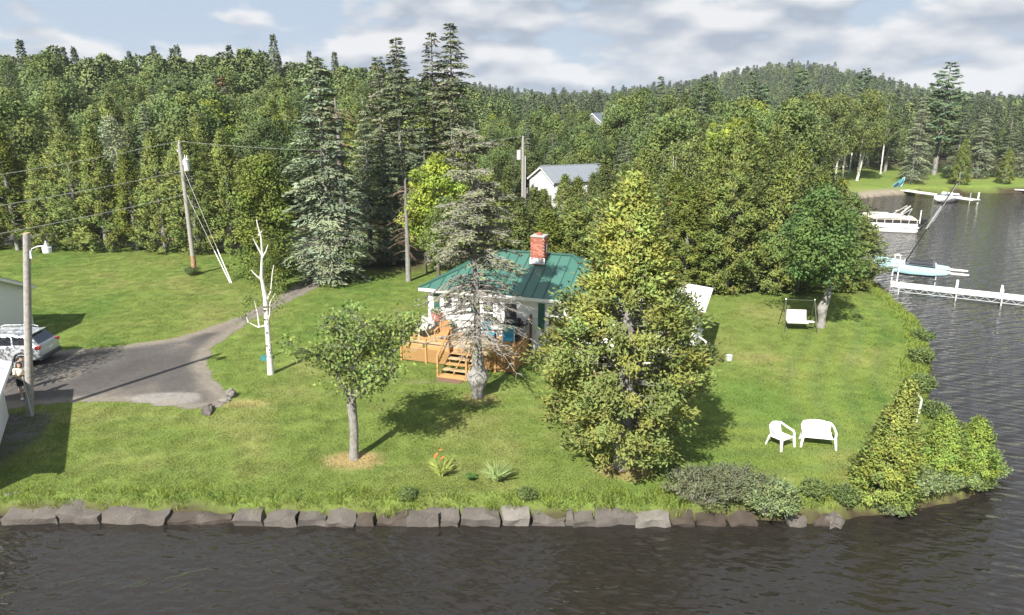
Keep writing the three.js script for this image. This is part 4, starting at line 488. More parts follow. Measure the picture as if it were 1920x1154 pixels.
{ // red tub of trailing plants on a stand by the left corner
  const p = thing('planter_tub', 'red planter tub on a stand by the left deck corner', 'planter', houseAt(0.95, -0.02, 0.92), TURN), r = random(17); part('tub', at(new THREE.CylinderGeometry(0.27, 0.21, 0.36, 20, 1), 0, 0.78, 0), mat([0.52, 0.13, 0.09], 0.6), p); part('rim', at(new THREE.TorusGeometry(0.27, 0.022, 8, 24), 0, 0.96, 0, Math.PI / 2), mat([0.50, 0.14, 0.10], 0.6), p); part('soil', cyl(0, 0.945, 0, 0.255, 0.255, 0.02, 18), M.darkBark, p); for (let k = 0; k < 3; k++) part('stand_leg', bar([Math.cos(k * 2.1) * 0.12, 0.6, Math.sin(k * 2.1) * 0.12], [Math.cos(k * 2.1) * 0.22, 0, Math.sin(k * 2.1) * 0.22], 0.03), M.deckDark, p);
  const L = new Leaves(); for (let i = 0; i < 160; i++) { const a = r() * 6.28, q = 0.26 * r(); L.leaf(r, V(Math.cos(a) * q, 0.97 + 0.10 * r(), Math.sin(a) * q), V(Math.cos(a), 0.8 + gauss(r), Math.sin(a)), V(0, 1, 0), 0.09, 0.05, tone(r, [0.12, 0.17, 0.05], 0.3)); } part('foliage', L.geo(), M.leaf, p).userData.kind = 'stuff';
}
{ const r = random(18); for (const [u, v, s, l] of [[0.45, -0.65, 1, 'leafy green potted plant at the left end of the deck'], [1.6, -0.02, 0.9, 'pale leafed potted plant against the cottage wall below the small windows']]) { const p = thing('potted_plant', l, 'plant', houseAt(u, v, 0.92), r() * 6, 'potted plants on the deck'); part('pot', cyl(0, 0.14, 0, 0.13, 0.17, 0.28, 16), M.stonePale, p); const L = new Leaves(); for (let i = 0; i < 420; i++) { const a = r() * 6.28, q = 0.34 * s * Math.sqrt(r()); L.leaf(r, V(Math.cos(a) * q, 0.28 + (0.5 - q) * r(), Math.sin(a) * q), V(Math.cos(a) + gauss(r), 0.6 + gauss(r), Math.sin(a) + gauss(r)), V(Math.cos(a) * 0.5, 0.8, Math.sin(a) * 0.5), 0.11, 0.06, tone(r, [0.16, 0.22, 0.12], 0.35)); } part('foliage', L.geo(), M.leaf, p).userData.kind = 'stuff'; } }
// ---------------------------------------------------------------- single trees on the lawn
{ // the big cedar by the water: broad below, golden leader above
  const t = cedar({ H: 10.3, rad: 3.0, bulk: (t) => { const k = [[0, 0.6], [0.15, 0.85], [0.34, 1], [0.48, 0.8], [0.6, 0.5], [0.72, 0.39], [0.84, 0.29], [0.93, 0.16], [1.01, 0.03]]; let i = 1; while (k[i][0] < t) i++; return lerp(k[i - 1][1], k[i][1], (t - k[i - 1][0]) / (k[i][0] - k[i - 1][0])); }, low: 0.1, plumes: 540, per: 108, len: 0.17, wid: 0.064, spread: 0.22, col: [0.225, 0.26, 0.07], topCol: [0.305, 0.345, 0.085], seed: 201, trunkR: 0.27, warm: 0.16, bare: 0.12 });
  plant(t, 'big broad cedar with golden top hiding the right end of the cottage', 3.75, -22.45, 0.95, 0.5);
}
{ // sparse fruit tree, pale trunk forked low
  const r = random(210), L = new Leaves(), wood = [], twig = [];
  const limb = (a, b, r0, r1, sag = 0.1) => { const p = arc(a, b, sag, 6); for (const q of p.slice(1, -1)) { q.x += gauss(r) * 0.06; q.z += gauss(r) * 0.06; q.y += gauss(r) * 0.04; } wood.push(tube(p, taper(r0, r1, 7), 7)); return p; };
  const fork = V(0.02, 1.95, 0), trunk = [V(0, -0.08, 0), V(0.0, 0.25, 0), V(0.05, 1.0, 0), fork]; wood.push(tube(trunk, [0.2, 0.15, 0.135, 0.15], 10));
  const ends = [];
  for (const [x, y, z, r0] of [[-0.25, 4.6, -0.1, 0.095], [1.35, 3.9, -0.3, 0.10], [-0.6, 3.5, 0.3, 0.05], [0.6, 4.6, 0.5, 0.06], [-0.3, 4.4, -0.9, 0.05], [2.1, 4.3, 0.2, 0.05], [1.5, 3.1, 0.8, 0.045], [0.3, 3.4, -1.2, 0.045]]) { const p = limb(fork, V(x, y, z), r0, 0.025, 0.12); ends.push(p); for (let k = 0; k < 7; k++) { const s = p[2 + Math.floor(r() * 5)], e = V(s.x + gauss(r) * 0.85, s.y + 0.1 + 0.8 * r(), s.z + gauss(r) * 0.95); ends.push(limb(s, e, 0.022, 0.008, 0.05)); } }
  for (const p of ends) for (let k = 0; k < 9; k++) { const s = p[1 + Math.floor(r() * (p.length - 1))], az = r() * 6.28, l = 0.25 + 0.35 * r(), e = V(s.x + Math.cos(az) * l, s.y + 0.2 * gauss(r), s.z + Math.sin(az) * l); twig.push(tube([s, e], [0.007, 0.003], 3)); if (s.y < 2.5 && r() < 0.5) continue; const c = tone(r, [0.21, 0.275, 0.075], 0.3, 0.15); for (let i = 0; i < 12; i++) { const q = s.clone().lerp(e, r()); q.x += gauss(r) * 0.24; q.y += gauss(r) * 0.2; q.z += gauss(r) * 0.24; L.leaf(r, q, V(gauss(r), gauss(r) - 0.2, gauss(r)), V(gauss(r) * 0.5, 0.9, gauss(r) * 0.5).normalize(), 0.125 * (0.7 + 0.6 * r()), 0.08, tone(r, c, 0.3), 0.4); } }
  const t = finish('apple_tree', [...wood, ...twig], M.grayBark, L, M.leaf); plant(t, 'small sparse apple tree with pale forked trunk on the front lawn', -5.5, -23.1, 1.08, 0);
}
{ // birch with a pruned, mostly bare head
  const r = random(220), w = [], L = new Leaves(), marks = [];
  const path = [V(0, -0.05, 0), V(0.02, 1, 0), V(0.05, 2.6, 0), V(0.08, 3.6, 0), V(0.0, 4.6, 0.02), V(0.12, 5.6, 0)]; w.push(tube(path, [0.155, 0.125, 0.115, 0.105, 0.07, 0.04], 12));
  for (const pts of [[[0.06, 2.35, 0], [-0.35, 2.25, 0.05], [-0.75, 2.5, 0.1]], [[-0.3, 2.25, 0.05], [-0.32, 2.9, 0.05], [-0.42, 3.5, 0]], [[-0.75, 2.5, 0.1], [-0.8, 2.75, 0.1]], [[0.1, 3.4, 0], [0.35, 3.9, 0], [0.5, 4.7, 0.05], [0.6, 5.1, 0.05]], [[0.1, 2.5, 0], [0.25, 2.9, 0.1], [0.3, 3.4, 0.1], [0.62, 3.9, 0.1]], [[0.1, 5.4, 0], [0.3, 5.7, 0], [0.42, 6.0, 0]], [[0.12, 5.5, 0], [-0.1, 6.0, 0], [-0.2, 6.3, 0.05]], [[0.12, 5.5, 0], [0.14, 6.3, 0], [0.05, 6.9, 0.04], [0.02, 7.1, 0]], [[0.05, 6.4, 0], [0.22, 6.6, 0]], [[-0.0, 4.4, 0], [-0.25, 4.7, 0.1], [-0.4, 4.9, 0.1]]]) { const p = pts.map((q) => V(...q)); w.push(tube(p, taper(0.048, 0.017, p.length), 7)); }
  for (const [x, y, n] of [[-0.95, 2.9, 120], [-0.55, 3.6, 90], [0.6, 3.9, 120], [0.3, 3.2, 80], [-0.75, 3.4, 80], [0.75, 4.4, 70], [0.7, 3.4, 60]]) for (let i = 0; i < n; i++) L.leaf(r, V(x + gauss(r) * 0.32, y + gauss(r) * 0.3, gauss(r) * 0.35), V(gauss(r), gauss(r), gauss(r)), V(0, 0.9, 0.4), 0.11, 0.07, tone(r, [0.14, 0.19, 0.045], 0.3), 0.4);
  for (let k = 0; k < 46; k++) { const y = 0.3 + 4.2 * r() * (0.4 + 0.6 * r()) + 0.5, az = r() * 6.28, rr = 0.122 - 0.005 * y; marks.push(box(0.015 * y + Math.cos(az) * rr, y, Math.sin(az) * rr, 0.012, 0.025 + 0.06 * r() * r(), 0.08 + 0.1 * r(), 0, -az, 0)); }
  const t = finish('birch_tree', w, M.birch, L, M.leaf); part('bark_scar', marks, M.birchMark, t).userData.kind = 'stuff'; plant(t, 'white birch with bare cropped branches beside the drive', -11.0, -31.25, 1, 0);
}
{ // old spruce before the deck: swollen burl at the foot, bare grey boughs below, thin needles above
  const r = random(230), w = [], tw = [], L = new Leaves(), H = 11.3, pts = [], rad = [];
  for (let i = 0; i <= 60; i++) { const t = i / 60, y = H * t; pts.push(V(0.1 * Math.sin(y * 0.5) + 0.03 * y * 0.3, y - 0.1, 0.06 * Math.cos(y * 0.6))); rad.push(Math.max(0.02, 0.205 * (1 - t) + 0.04 * (y < 0.3 ? 1 : 0)) + (y < 2.3 ? 0.27 * Math.exp(-(((y - 0.95) / 0.40) ** 2)) + 0.06 * Math.exp(-(((y - 1.75) / 0.25) ** 2)) : 0)); }
  w.push(tube(pts, rad, 18, (t, a) => { const y = t * H, k = y < 2.2 ? 0.5 : 0.10; return 1 + k * fbm(Math.cos(a) * 2.2, y * 2.6, Math.sin(a) * 2.2, 3); }));
  const stem = (y) => pts[clamp(Math.round(y / H * 60), 0, 60)];
  for (let k = 0; k < 165; k++) {
    const y = 2.7 + 8.2 * Math.pow(r(), 1.15), t = y / H, az = k * 2.4 + r(), l = (2.9 * Math.pow(1 - t, 0.55) + 0.2) * (0.45 + 0.6 * r()) * (y < 4.2 ? 0.95 : 1), low = 1 - smooth(y, 3.5, 8.5), s = stem(y), e = V(s.x + Math.cos(az) * l, y - l * (0.42 * low + 0.1 * gauss(r) - 0.02), s.z + Math.sin(az) * l), p = arc(s, e, 0.07 * l, 6); for (const q of p.slice(1)) { q.x += gauss(r) * 0.05; q.y += gauss(r) * 0.06; q.z += gauss(r) * 0.05; }
    w.push(tube(p, taper(0.03 + 0.006 * l, 0.011, 7), 4));
    for (let q = 1; q < 7; q++) for (let h = 0; h < 3; h++) { const a = p[q], b = az + (h % 2 ? 1 : -1) * (0.5 + 0.7 * r()), d = (0.22 + 0.45 * r()) * (1.15 - q / 9), f = V(a.x + Math.cos(b) * d, a.y - d * (0.3 * low + 0.25 * gauss(r)), a.z + Math.sin(b) * d); tw.push(tube([a, a.clone().lerp(f, 0.5).add(V(0, 0.03, 0)), f], [0.014, 0.011, 0.006], 3)); if (r() < 0.7) { const g = b + gauss(r), o = a.clone().lerp(f, 0.6); tw.push(tube([o, V(o.x + Math.cos(g) * 0.17, o.y - 0.06, o.z + Math.sin(g) * 0.17)], [0.010, 0.005], 3)); }
      const live = smooth(y, 4.0, 7.6) * 0.98 + (noise(az * 2, y, 3) > 0.28 ? 0.35 : 0); if (r() < live) for (let i = 0; i < 8; i++) { const o = a.clone().lerp(f, r()); o.y -= 0.05 * r(); L.leaf(r, o, V(Math.cos(b) + gauss(r) * 0.6, gauss(r) * 0.5 - 0.1, Math.sin(b) + gauss(r) * 0.6), V(Math.cos(az) * 0.6, 0.7, Math.sin(az) * 0.6), 0.17 * (0.7 + 0.6 * r()), 0.05, tone(r, [0.165, 0.185, 0.10], 0.3, 0.1), 0.55); } }
  }
  const t = finish('spruce_tree', w, M.grayBark, L, M.needle); part('bare_twigs', tw, M.deadTwig, t).userData.kind = 'stuff'; plant(t, 'old half dead spruce with swollen burl at its foot, in front of the deck', -1.5, -28.6, 1, 0.8);
}
{ // maple with a knotty trunk by the swing
  const r = random(240), base = broadleaf({ H: 7.7, rad: 2.45, seed: 241, col: [0.115, 0.19, 0.05], crownLow: 0.36, clumps: 46, per: 360, size: 0.74, len: 0.17, wid: 0.12, trunkR: 0.01, limbs: 0.5, name: 'maple_tree' });
  const p = [V(0, -0.1, 0), V(0.0, 0.5, 0), V(-0.05, 1.1, 0), V(0.12, 1.7, 0.05), V(0.2, 2.6, 0), V(0.3, 3.4, -0.1), V(0.2, 5, 0)], rd = [0.25, 0.2, 0.27, 0.2, 0.14, 0.11, 0.04]; const fine = new THREE.CatmullRomCurve3(p).getPoints(36), fr = fine.map((_, i) => { const q = i / 36 * 6, k = Math.min(5, Math.floor(q)); return lerp(rd[k], rd[k + 1], q - k); });
  part('stem', [tube(fine, fr, 14, (t, a) => 1 + 0.3 * fbm(Math.cos(a) * 2, t * 14, Math.sin(a) * 2, 2)), tube(arc(V(0.28, 3.2, 0), V(1.3, 3.9, 0.9), 0.1, 4), taper(0.05, 0.02, 5), 6), tube(arc(V(0.2, 2.6, 0), V(-0.9, 3.9, 0.3), 0.1, 4), taper(0.07, 0.02, 5), 6)], M.grayBark, base);
  base.children.find((c) => c.name === 'crown').position.x = -0.75; base.children.find((c) => c.name === 'trunk').position.x = -0.4;
  plant(base, 'green maple with pale knotty trunk beside the garden swing', 17.0, -38.4, 1, 0.2);
}
// young cedars and shrubs along the point
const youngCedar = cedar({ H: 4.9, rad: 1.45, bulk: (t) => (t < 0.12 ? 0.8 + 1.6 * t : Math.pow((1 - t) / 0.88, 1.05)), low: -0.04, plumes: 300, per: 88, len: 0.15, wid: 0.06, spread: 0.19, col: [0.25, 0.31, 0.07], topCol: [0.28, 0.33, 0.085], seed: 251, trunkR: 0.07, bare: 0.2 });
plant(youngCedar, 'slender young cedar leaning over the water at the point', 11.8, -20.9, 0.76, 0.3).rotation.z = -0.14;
const lowCedar = cedar({ H: 2.9, rad: 1.35, bulk: BULK.cone, low: -0.05, plumes: 190, per: 70, len: 0.14, wid: 0.052, spread: 0.16, col: [0.25, 0.34, 0.07], seed: 252, trunkR: 0.05 });
plant(lowCedar, 'bushy young cedar at the tip of the point, left of two', 14.2, -21.9, 0.72, 0.3); plant(lowCedar, 'bushy young cedar at the tip of the point, right of two', 15.5, -22.25, 0.66, 2.3);
function shrub(seed, H, rad, col, n, len, wid, name = 'shrub') { const r = random(seed), L = new Leaves(), w = []; for (let k = 0; k < n; k++) { const az = r() * 6.283, t = Math.sqrt(r()), e = V(Math.cos(az) * rad * t, H * (0.35 + 0.65 * Math.sqrt(1 - t * t * 0.85)) * (0.7 + 0.35 * r()), Math.sin(az) * rad * t); w.push(tube(arc(V(e.x * 0.2, -0.1, e.z * 0.2), e, 0.08, 3), taper(0.016, 0.005, 4), 3)); const c = tone(r, col, 0.25, 0.08); for (let i = 0; i < 34; i++) { const s = 1 - 0.6 * r() * r(), p = V(e.x * s + gauss(r) * 0.12, e.y * s + gauss(r) * 0.1, e.z * s + gauss(r) * 0.12); L.leaf(r, p, V(Math.cos(az) + gauss(r), 0.7 + gauss(r), Math.sin(az) + gauss(r)), V(Math.cos(az) * 0.5, 0.8, Math.sin(az) * 0.5), len * (0.6 + 0.8 * r()), wid * (0.7 + 0.6 * r()), tone(r, c, 0.28), 0.5); } } return finish(name, w, M.deadTwig, L, M.leaf); }
const sweet = shrub(261, 0.95, 1.0, [0.215, 0.275, 0.12], 130, 0.12, 0.05), duller = shrub(262, 0.85, 1.15, [0.165, 0.185, 0.10], 130, 0.10, 0.04), tiny = shrub(263, 0.5, 0.45, [0.16, 0.22, 0.07], 50, 0.11, 0.055);
for (const [p, x, z, s, l] of [[sweet, 12.0, -20.5, 0.6, 'low shrub under the leaning cedar at the waterline'], [sweet, 14.6, -21.5, 0.62, 'low shrub at the waterline in front of the bushy cedars'], [tiny, 15.6, -21.95, 1.0, 'small shrub at the waterline near the outermost tip'], [tiny, 10.5, -20.5, 0.9, 'small shrub between the lone rock and the leaning cedar'], [duller, 5.9, -20.55, 1.0, 'dull green shrub over the shore stones, left end of the thicket'], [duller, 7.0, -20.75, 0.95, 'dull green shrub over the shore stones, middle of the thicket'], [sweet, 7.95, -20.25, 0.98, 'pale green glossy shrub spilling into the water'], [tiny, 8.0, -19.55, 0.7, 'small pale shrub tuft hanging over the water'], [sweet, 12.7, -21.0, 0.8, 'grey green shrub at the waterline between the young cedars'], [sweet, 13.5, -21.2, 0.72, 'grey green shrub below the bushy young cedars'], [tiny, 11.3, -19.95, 0.8, 'small silvery shrub at the foot of the leaning cedar'], [sweet, 16.5, -23.0, 0.72, 'silvery shrub at the outermost tip of the point'], [tiny, 9.5, -20.6, 0.9, 'little shrub beside the lone shore rock'], [tiny, 16.8, -25.0, 1.0, 'weedy bush on the lake bank by the white pipe'], [tiny, 16.7, -26.6, 1.1, 'leafy bush on the lake bank behind the white pipe'], [tiny, 17.7, -29.5, 1.2, 'dark leafy bush hanging over the lake bank'], [tiny, 19.6, -33.0, 1.2, 'bush on the lake bank halfway to the dock'], [tiny, 21.5, -36.4, 1.1, 'upper bush on the lake bank toward the dock'], [tiny, -22.9, -51.0, 1.1, 'tuft of brush at the foot of the utility pole'], [tiny, -3.3, -20.55, 0.6, 'low ivy bush growing over the shore stones'], [tiny, 0.45, -20.55, 0.6, 'green weed clump over the shore stones']]) plant(p, l, x, z, s, x * 3, undefined, 'shrub');
const bronze = shrub(264, 1.2, 0.7, [0.34, 0.21, 0.06], 60, 0.11, 0.06); plant(bronze, 'orange leaved shrub beside the side porch', 9.0, -36.2, 1, 0.4, undefined, 'shrub');
{ const r = random(270); function clump(name, label, x, z, n, h, w, col, flower) { const L = new Leaves(), g = thing(name, label, 'plant', [x, 0, z]); for (let i = 0; i < n; i++) { const az = r() * 6.28, l = h * (0.6 + 0.5 * r()), o = 0.25 + 0.5 * r(), a = V(Math.cos(az) * o, 1, Math.sin(az) * o).normalize(), b = V(Math.cos(az) * 0.9, 0.35 - 0.5 * r(), Math.sin(az) * 0.9).normalize(), c = tone(r, col, 0.3), out = V(Math.cos(az) * 0.4, 0.8, Math.sin(az) * 0.4 + 0.2).normalize(), p = V(Math.cos(az) * 0.08 * r(), 0, Math.sin(az) * 0.08 * r()); L.leaf(r, p, a, out, l * 0.7, w, c, 0.5); p.addScaledVector(a, l * 0.45); L.leaf(r, p, b.add(a), out, l * 0.65, w * 0.8, c, 0.5); } part('leaves', L.geo(), M.leaf, g).userData.kind = 'stuff'; if (flower) { part('stalks', Array.from({ length: 7 }, () => { const a = r() * 6.28; const e = V(Math.cos(a) * 0.28 * r(), 0.62 + 0.2 * r(), Math.sin(a) * 0.28 * r()); flower.push(e); return tube([V(0, 0, 0), e], [0.008, 0.005], 4); }), mat([0.15, 0.2, 0.05], 0.8), g); for (const e of flower) { const F = new Leaves(); for (let k = 0; k < 6; k++) { const a = k * 1.05; F.leaf(r, e, V(Math.cos(a), 0.55, Math.sin(a)), V(0, 1, 0.2), 0.075, 0.04, [0.74, 0.24, 0.07], 0.6); } part('blossom', F.geo(), M.leaf, g); } } }
  clump('daylily', 'orange flowering daylily clump on the front lawn', -2.35, -21.85, 130, 0.62, 0.042, [0.34, 0.40, 0.10], []); clump('iris_clump', 'spiky pale green leaf clump without flowers near the shore', -0.5, -21.45, 130, 0.72, 0.042, [0.26, 0.34, 0.13]); clump('leafy_clump', 'small round dark green leaf clump between daylily and spiky clump', -1.35, -21.6, 120, 0.24, 0.07, [0.09, 0.17, 0.04]); }
// ---------------------------------------------------------------- shore stones
{
  const W = thing('stone_shore_wall', 'row of rough grey stone blocks along the near water edge', 'stone wall', [0, 0, 0]), r = random(301);
  const ext = [[-15.75, -14.1, 0.44], [-14.05, -12.75, 0.52], [-12.72, -10.75, 0.5], [-10.65, -8.6, 0.30], [-8.5, -7.7, 0.46], [-7.64, -6.65, 0.36], [-6.6, -5.8, 0.36], [-5.75, -4.86, 0.36], [-4.8, -4.2, 0.28], [-4.15, -3.2, 0.32], [-3.15, -2.2, 0.52], [-2.14, -1.62, 0.48], [-1.58, -0.38, 0.50], [-0.33, 0.5, 0.56], [0.58, 1.6, 0.34], [1.63, 1.84, 0.44], [1.88, 2.52, 0.42], [2.56, 3.75, 0.54], [3.82, 4.95, 0.46], [5.0, 5.6, 0.3], [5.7, 6.6, 0.3], [6.7, 7.5, 0.28], [8.55, 9.1, 0.36], [9.2, 9.8, 0.26]];
  ext.forEach(([a, b, h0], i) => { const h = h0 * 0.62 + 0.02, w = b - a, d = 0.55 + 0.25 * r(), g = new THREE.BoxGeometry(w, h + 0.35, d, Math.ceil(w * 8), 5, 5); rough(g, 0.17, 1.7, i * 3.7); const p = g.attributes.position, sk = (r() - 0.5) * 0.3, tl = (r() - 0.5) * 0.26; for (let k = 0; k < p.count; k++) { const x = p.getX(k), y = p.getY(k); p.setX(k, x + sk * (y + 0.2)); p.setY(k, y + tl * (x / w) * (y > 0 ? 1 : 0)); } const q = toCreasedNormals(g, 0.55), uv = new Float32Array(q.attributes.position.count * 2); for (let k = 0; k < uv.length / 2; k++) { uv[2 * k] = q.attributes.position.getX(k) * 0.8 + q.attributes.position.getZ(k) * 0.5 + i; uv[2 * k + 1] = q.attributes.position.getY(k) * 0.8 + q.attributes.position.getZ(k) * 0.6; } q.setAttribute('uv', new THREE.BufferAttribute(uv, 2)); const m = part('stone', q, h < 0.23 ? M.stoneWet : i % 5 === 3 ? M.stonePale : M.stone, W); m.position.set((a + b) / 2, -0.66 + (h + 0.35) / 2 - 0.32, -20.13 - d / 2 + 0.34 + 0.08 * (r() - 0.5) + (a < -10 ? -0.16 : 0)); m.rotation.set(0.1 + (r() - 0.5) * 0.3, (r() - 0.5) * 0.16, (r() - 0.5) * 0.09); });
}
function boulder(label, x, y, z, sx, sy, sz, seed, m, group) { const g = rough(new THREE.IcosahedronGeometry(0.5, 4), 0.42, 2.3, seed); g.scale(sx, sy, sz); g.computeVertexNormals(); const o = part('boulder', g, m); o.position.set(x, y, z); o.rotation.y = seed; return tag(o, label, 'rock', group); }
boulder('flat pale boulder on the shore at the far left corner', -16.0, -0.22, -20.95, 0.75, 0.36, 0.45, 3.1, M.stonePale, 'rocks at the left shore corner'); boulder('pale boulder just right of the flat one in the left shore corner', -15.2, -0.2, -20.95, 0.6, 0.34, 0.42, 5.2, M.stonePale, 'rocks at the left shore corner');
boulder('upper pale rock at the end of the drive', -11.85, 0.1, -28.55, 0.55, 0.42, 0.4, 7.7, M.stonePale); boulder('small low rock leaning on the upper drive rock', -11.95, 0.03, -28.1, 0.5, 0.2, 0.36, 8.9, M.stonePale); boulder('lower flat grey rock at the end of the drive', -12.25, 0.05, -27.1, 0.85, 0.34, 0.42, 11.3, M.stone); boulder('lone dark rock at the waterline left of the leaning cedar', 9.95, -0.5, -19.95, 0.7, 0.36, 0.5, 13.4, M.stone);
{ const r = random(33); for (const [x, z, s, l] of [[25.3, -48.5, 1, 'rock at the shore end of the white dock, nearest the water'], [24.9, -49.2, 0.8, 'brown rock behind the first one at the white dock'], [25.7, -50.0, 0.7, 'small rock under the bank beside the blue boat'], [16.6, -26.9, 0.7, 'flat slab rock on the lake bank by the white pipe'], [18.8, -31.2, 0.6, 'rock under the lake bank grass']]) boulder(l, x, -0.5, z, s, 0.5 * s, 0.7 * s, r() * 20, M.stone); }

// ---------------------------------------------------------------- outbuildings at the left edge
{ // boathouse at the very left, low eave toward the lawn
  const B = thing('white_boathouse', 'white boathouse with pale metal roof cut off by the left picture edge', 'building', [-19.9, 0, -27.4], Math.atan2(0.47, 0.88)); // local +z runs along the eave toward the lake, -x into the building
  const L = 8.3, D = 5.2, e = 2.0, rg = 3.0; part('wall', [box(-0.42, 0.95, L / 2, 0.12, 1.9, L - 1.4), box(-D / 2 - 0.2, 0.95, 0.75, D - 0.44, 1.9, 0.12), box(-D / 2 - 0.2, 0.95, L - 0.75, D - 0.44, 1.9, 0.12), box(-D, 0.95, L / 2, 0.12, 1.9, L - 1.4)], M.white, B);
  for (const z of [0.76, L - 0.76]) part('gable', at(prism([[-D + 0.06, 0], [-0.42, 0], [-D / 2 - 0.2, 0.9]], 0.1), 0, 1.9, z - 0.05), M.white, B);
  const sl = Math.atan2(rg - e, D / 2), len = Math.hypot(rg - e, D / 2 + 0.05); for (let i = 0; i < 8; i++) { part('roof_sheet', box(-D / 4 - 0.02, (e + rg) / 2 + 0.02, (i + 0.5) * L / 8, len, 0.035, L / 8 - 0.012, 0, 0, -sl), mat([0.62, 0.66, 0.70], 0.5, { metalness: 0.1 }), B); part('roof_sheet', box(-D * 0.75 - 0.05, (e + rg) / 2 + 0.02, (i + 0.5) * L / 8, len, 0.035, L / 8 - 0.012, 0, 0, sl), mat([0.62, 0.66, 0.70], 0.5), B); }
  const scr = []; for (let i = 0; i < 9; i++) for (let k = 0; k < 4; k++) scr.push(box(-0.25 - k * 0.62, e + 0.06 + (0.25 + k * 0.62) * Math.tan(sl), 0.08 + i * L / 8.2, 0.14, 0.012, 0.03, 0, 0, -sl)); part('roof_rib', scr, M.galv, B).userData.kind = 'stuff'; part('eave_board', box(-0.03, e - 0.08, L / 2, 0.04, 0.15, L - 0.02), M.trim, B);
}
{ // garage farther back, its gable end turned to the lawn
  const B = thing('white_garage', 'white garage with shaded gable wall at the left edge behind the car', 'building', [-26.35, 0, -38.5], 0.06), L = 7, D = 6, e = 2.35, rg = 3.55; // gable wall in the plane x = 0, running toward +z
  part('wall', [box(-0.06, e / 2 + 0.12, D / 2, 0.12, e - 0.24, D), box(-L / 2, e / 2, 0.06, L - 0.3, e, 0.12), box(-L / 2, e / 2, D - 0.06, L - 0.3, e, 0.12), box(-L, e / 2, D / 2, 0.12, e, D)], M.white, B); part('footing', box(-0.08, 0.13, D / 2, 0.1, 0.3, D + 0.02), M.concrete, B);
  const gable = prism([[0, 0], [D, 0], [D / 2, rg - e]], 0.1); gable.rotateY(-Math.PI / 2); part('gable', at(gable, -0.01, e, 0), M.white, B);
  const sl = Math.atan2(rg - e, D / 2), len = Math.hypot(rg - e, D / 2) + 0.4; for (const s of [0, 1]) for (let i = 0; i < 7; i++) part('roof_sheet', box(0.3 - (i + 0.5) * (L + 0.6) / 7, (e + rg) / 2 + 0.06 - 0.06, s ? D * 0.75 + 0.1 : D / 4 - 0.1, (L + 0.6) / 7 - 0.01, 0.05, len, s ? sl : -sl), mat([0.42, 0.45, 0.48], 0.55, { metalness: 0.2 }), B); part('rake_board', [box(0.26, (e + rg) / 2 - 0.10, D / 4 - 0.1, 0.05, 0.14, len, -sl), box(0.26, (e + rg) / 2 - 0.10, D * 0.75 + 0.1, 0.05, 0.14, len, sl)], M.trim, B);
  const cb = sub('siding', B); for (let i = 0; i < 16; i++) part('clapboard', box(0.016, 0.28 + i * 0.132, D / 2, 0.02, 0.124, D - 0.1, 0, 0, 0.08), M.white, cb);
}
plant(broadleaf({ H: 6.4, rad: 2.1, seed: 311, col: [0.12, 0.17, 0.04], crownLow: 0.3, clumps: 34, per: 150, size: 0.7, len: 0.14, wid: 0.09, trunkR: 0.13, name: 'apple_tree', airy: 1 }), 'leafy apple tree reaching in over the car at the left edge', -23.2, -28.7, 1, 0.7);

// ---------------------------------------------------------------- poles and wires
{ const P = thing('lamp_pole', 'weathered wooden pole with a yard lamp on a curved arm at the left', 'lamp post', [-19.12, 0, -26.67]), top = V(1.22, 7.3, 0.0);
  part('pole', tube([V(0, -0.2, 0), top.clone().multiplyScalar(0.5), top], [0.15, 0.135, 0.12], 14), M.poleWood, P); part('pole_top', cyl(top.x, top.y + 0.006, top.z, 0.12, 0.115, 0.02, 14), M.deckPale, P);
  const b = top.clone().multiplyScalar(0.905); part('lamp_arm', tube([b.clone().add(V(0.1, -0.2, 0)), b.clone().add(V(0.2, 0.1, 0)), b.clone().add(V(0.42, 0.2, 0)), b.clone().add(V(0.72, 0.22, 0))], taper(0.025, 0.025, 4), 8), M.galv, P);
  const l = sub('lamp_head', P); part('lamp_cap', [cyl(b.x + 0.76, b.y + 0.25, 0, 0.09, 0.05, 0.16, 14), cyl(b.x + 0.76, b.y + 0.36, 0, 0.035, 0.03, 0.1, 10)], M.galv, l); part('lamp_globe', cyl(b.x + 0.76, b.y + 0.07, 0, 0.15, 0.16, 0.2, 18), mat([0.7, 0.7, 0.68], 0.3), l);
  part('ground_wire', tube([V(0.12, 1.7, 0.12), V(0.17, 1.2, 0.14), V(0.2, 0.6, 0.14), V(0.22, 0.02, 0.14)], taper(0.02, 0.02, 4), 6), M.galv, P);
  part('bracket', [box(b.x + 0.12, b.y - 0.1, 0, 0.1, 0.3, 0.08)], M.galv, P); }
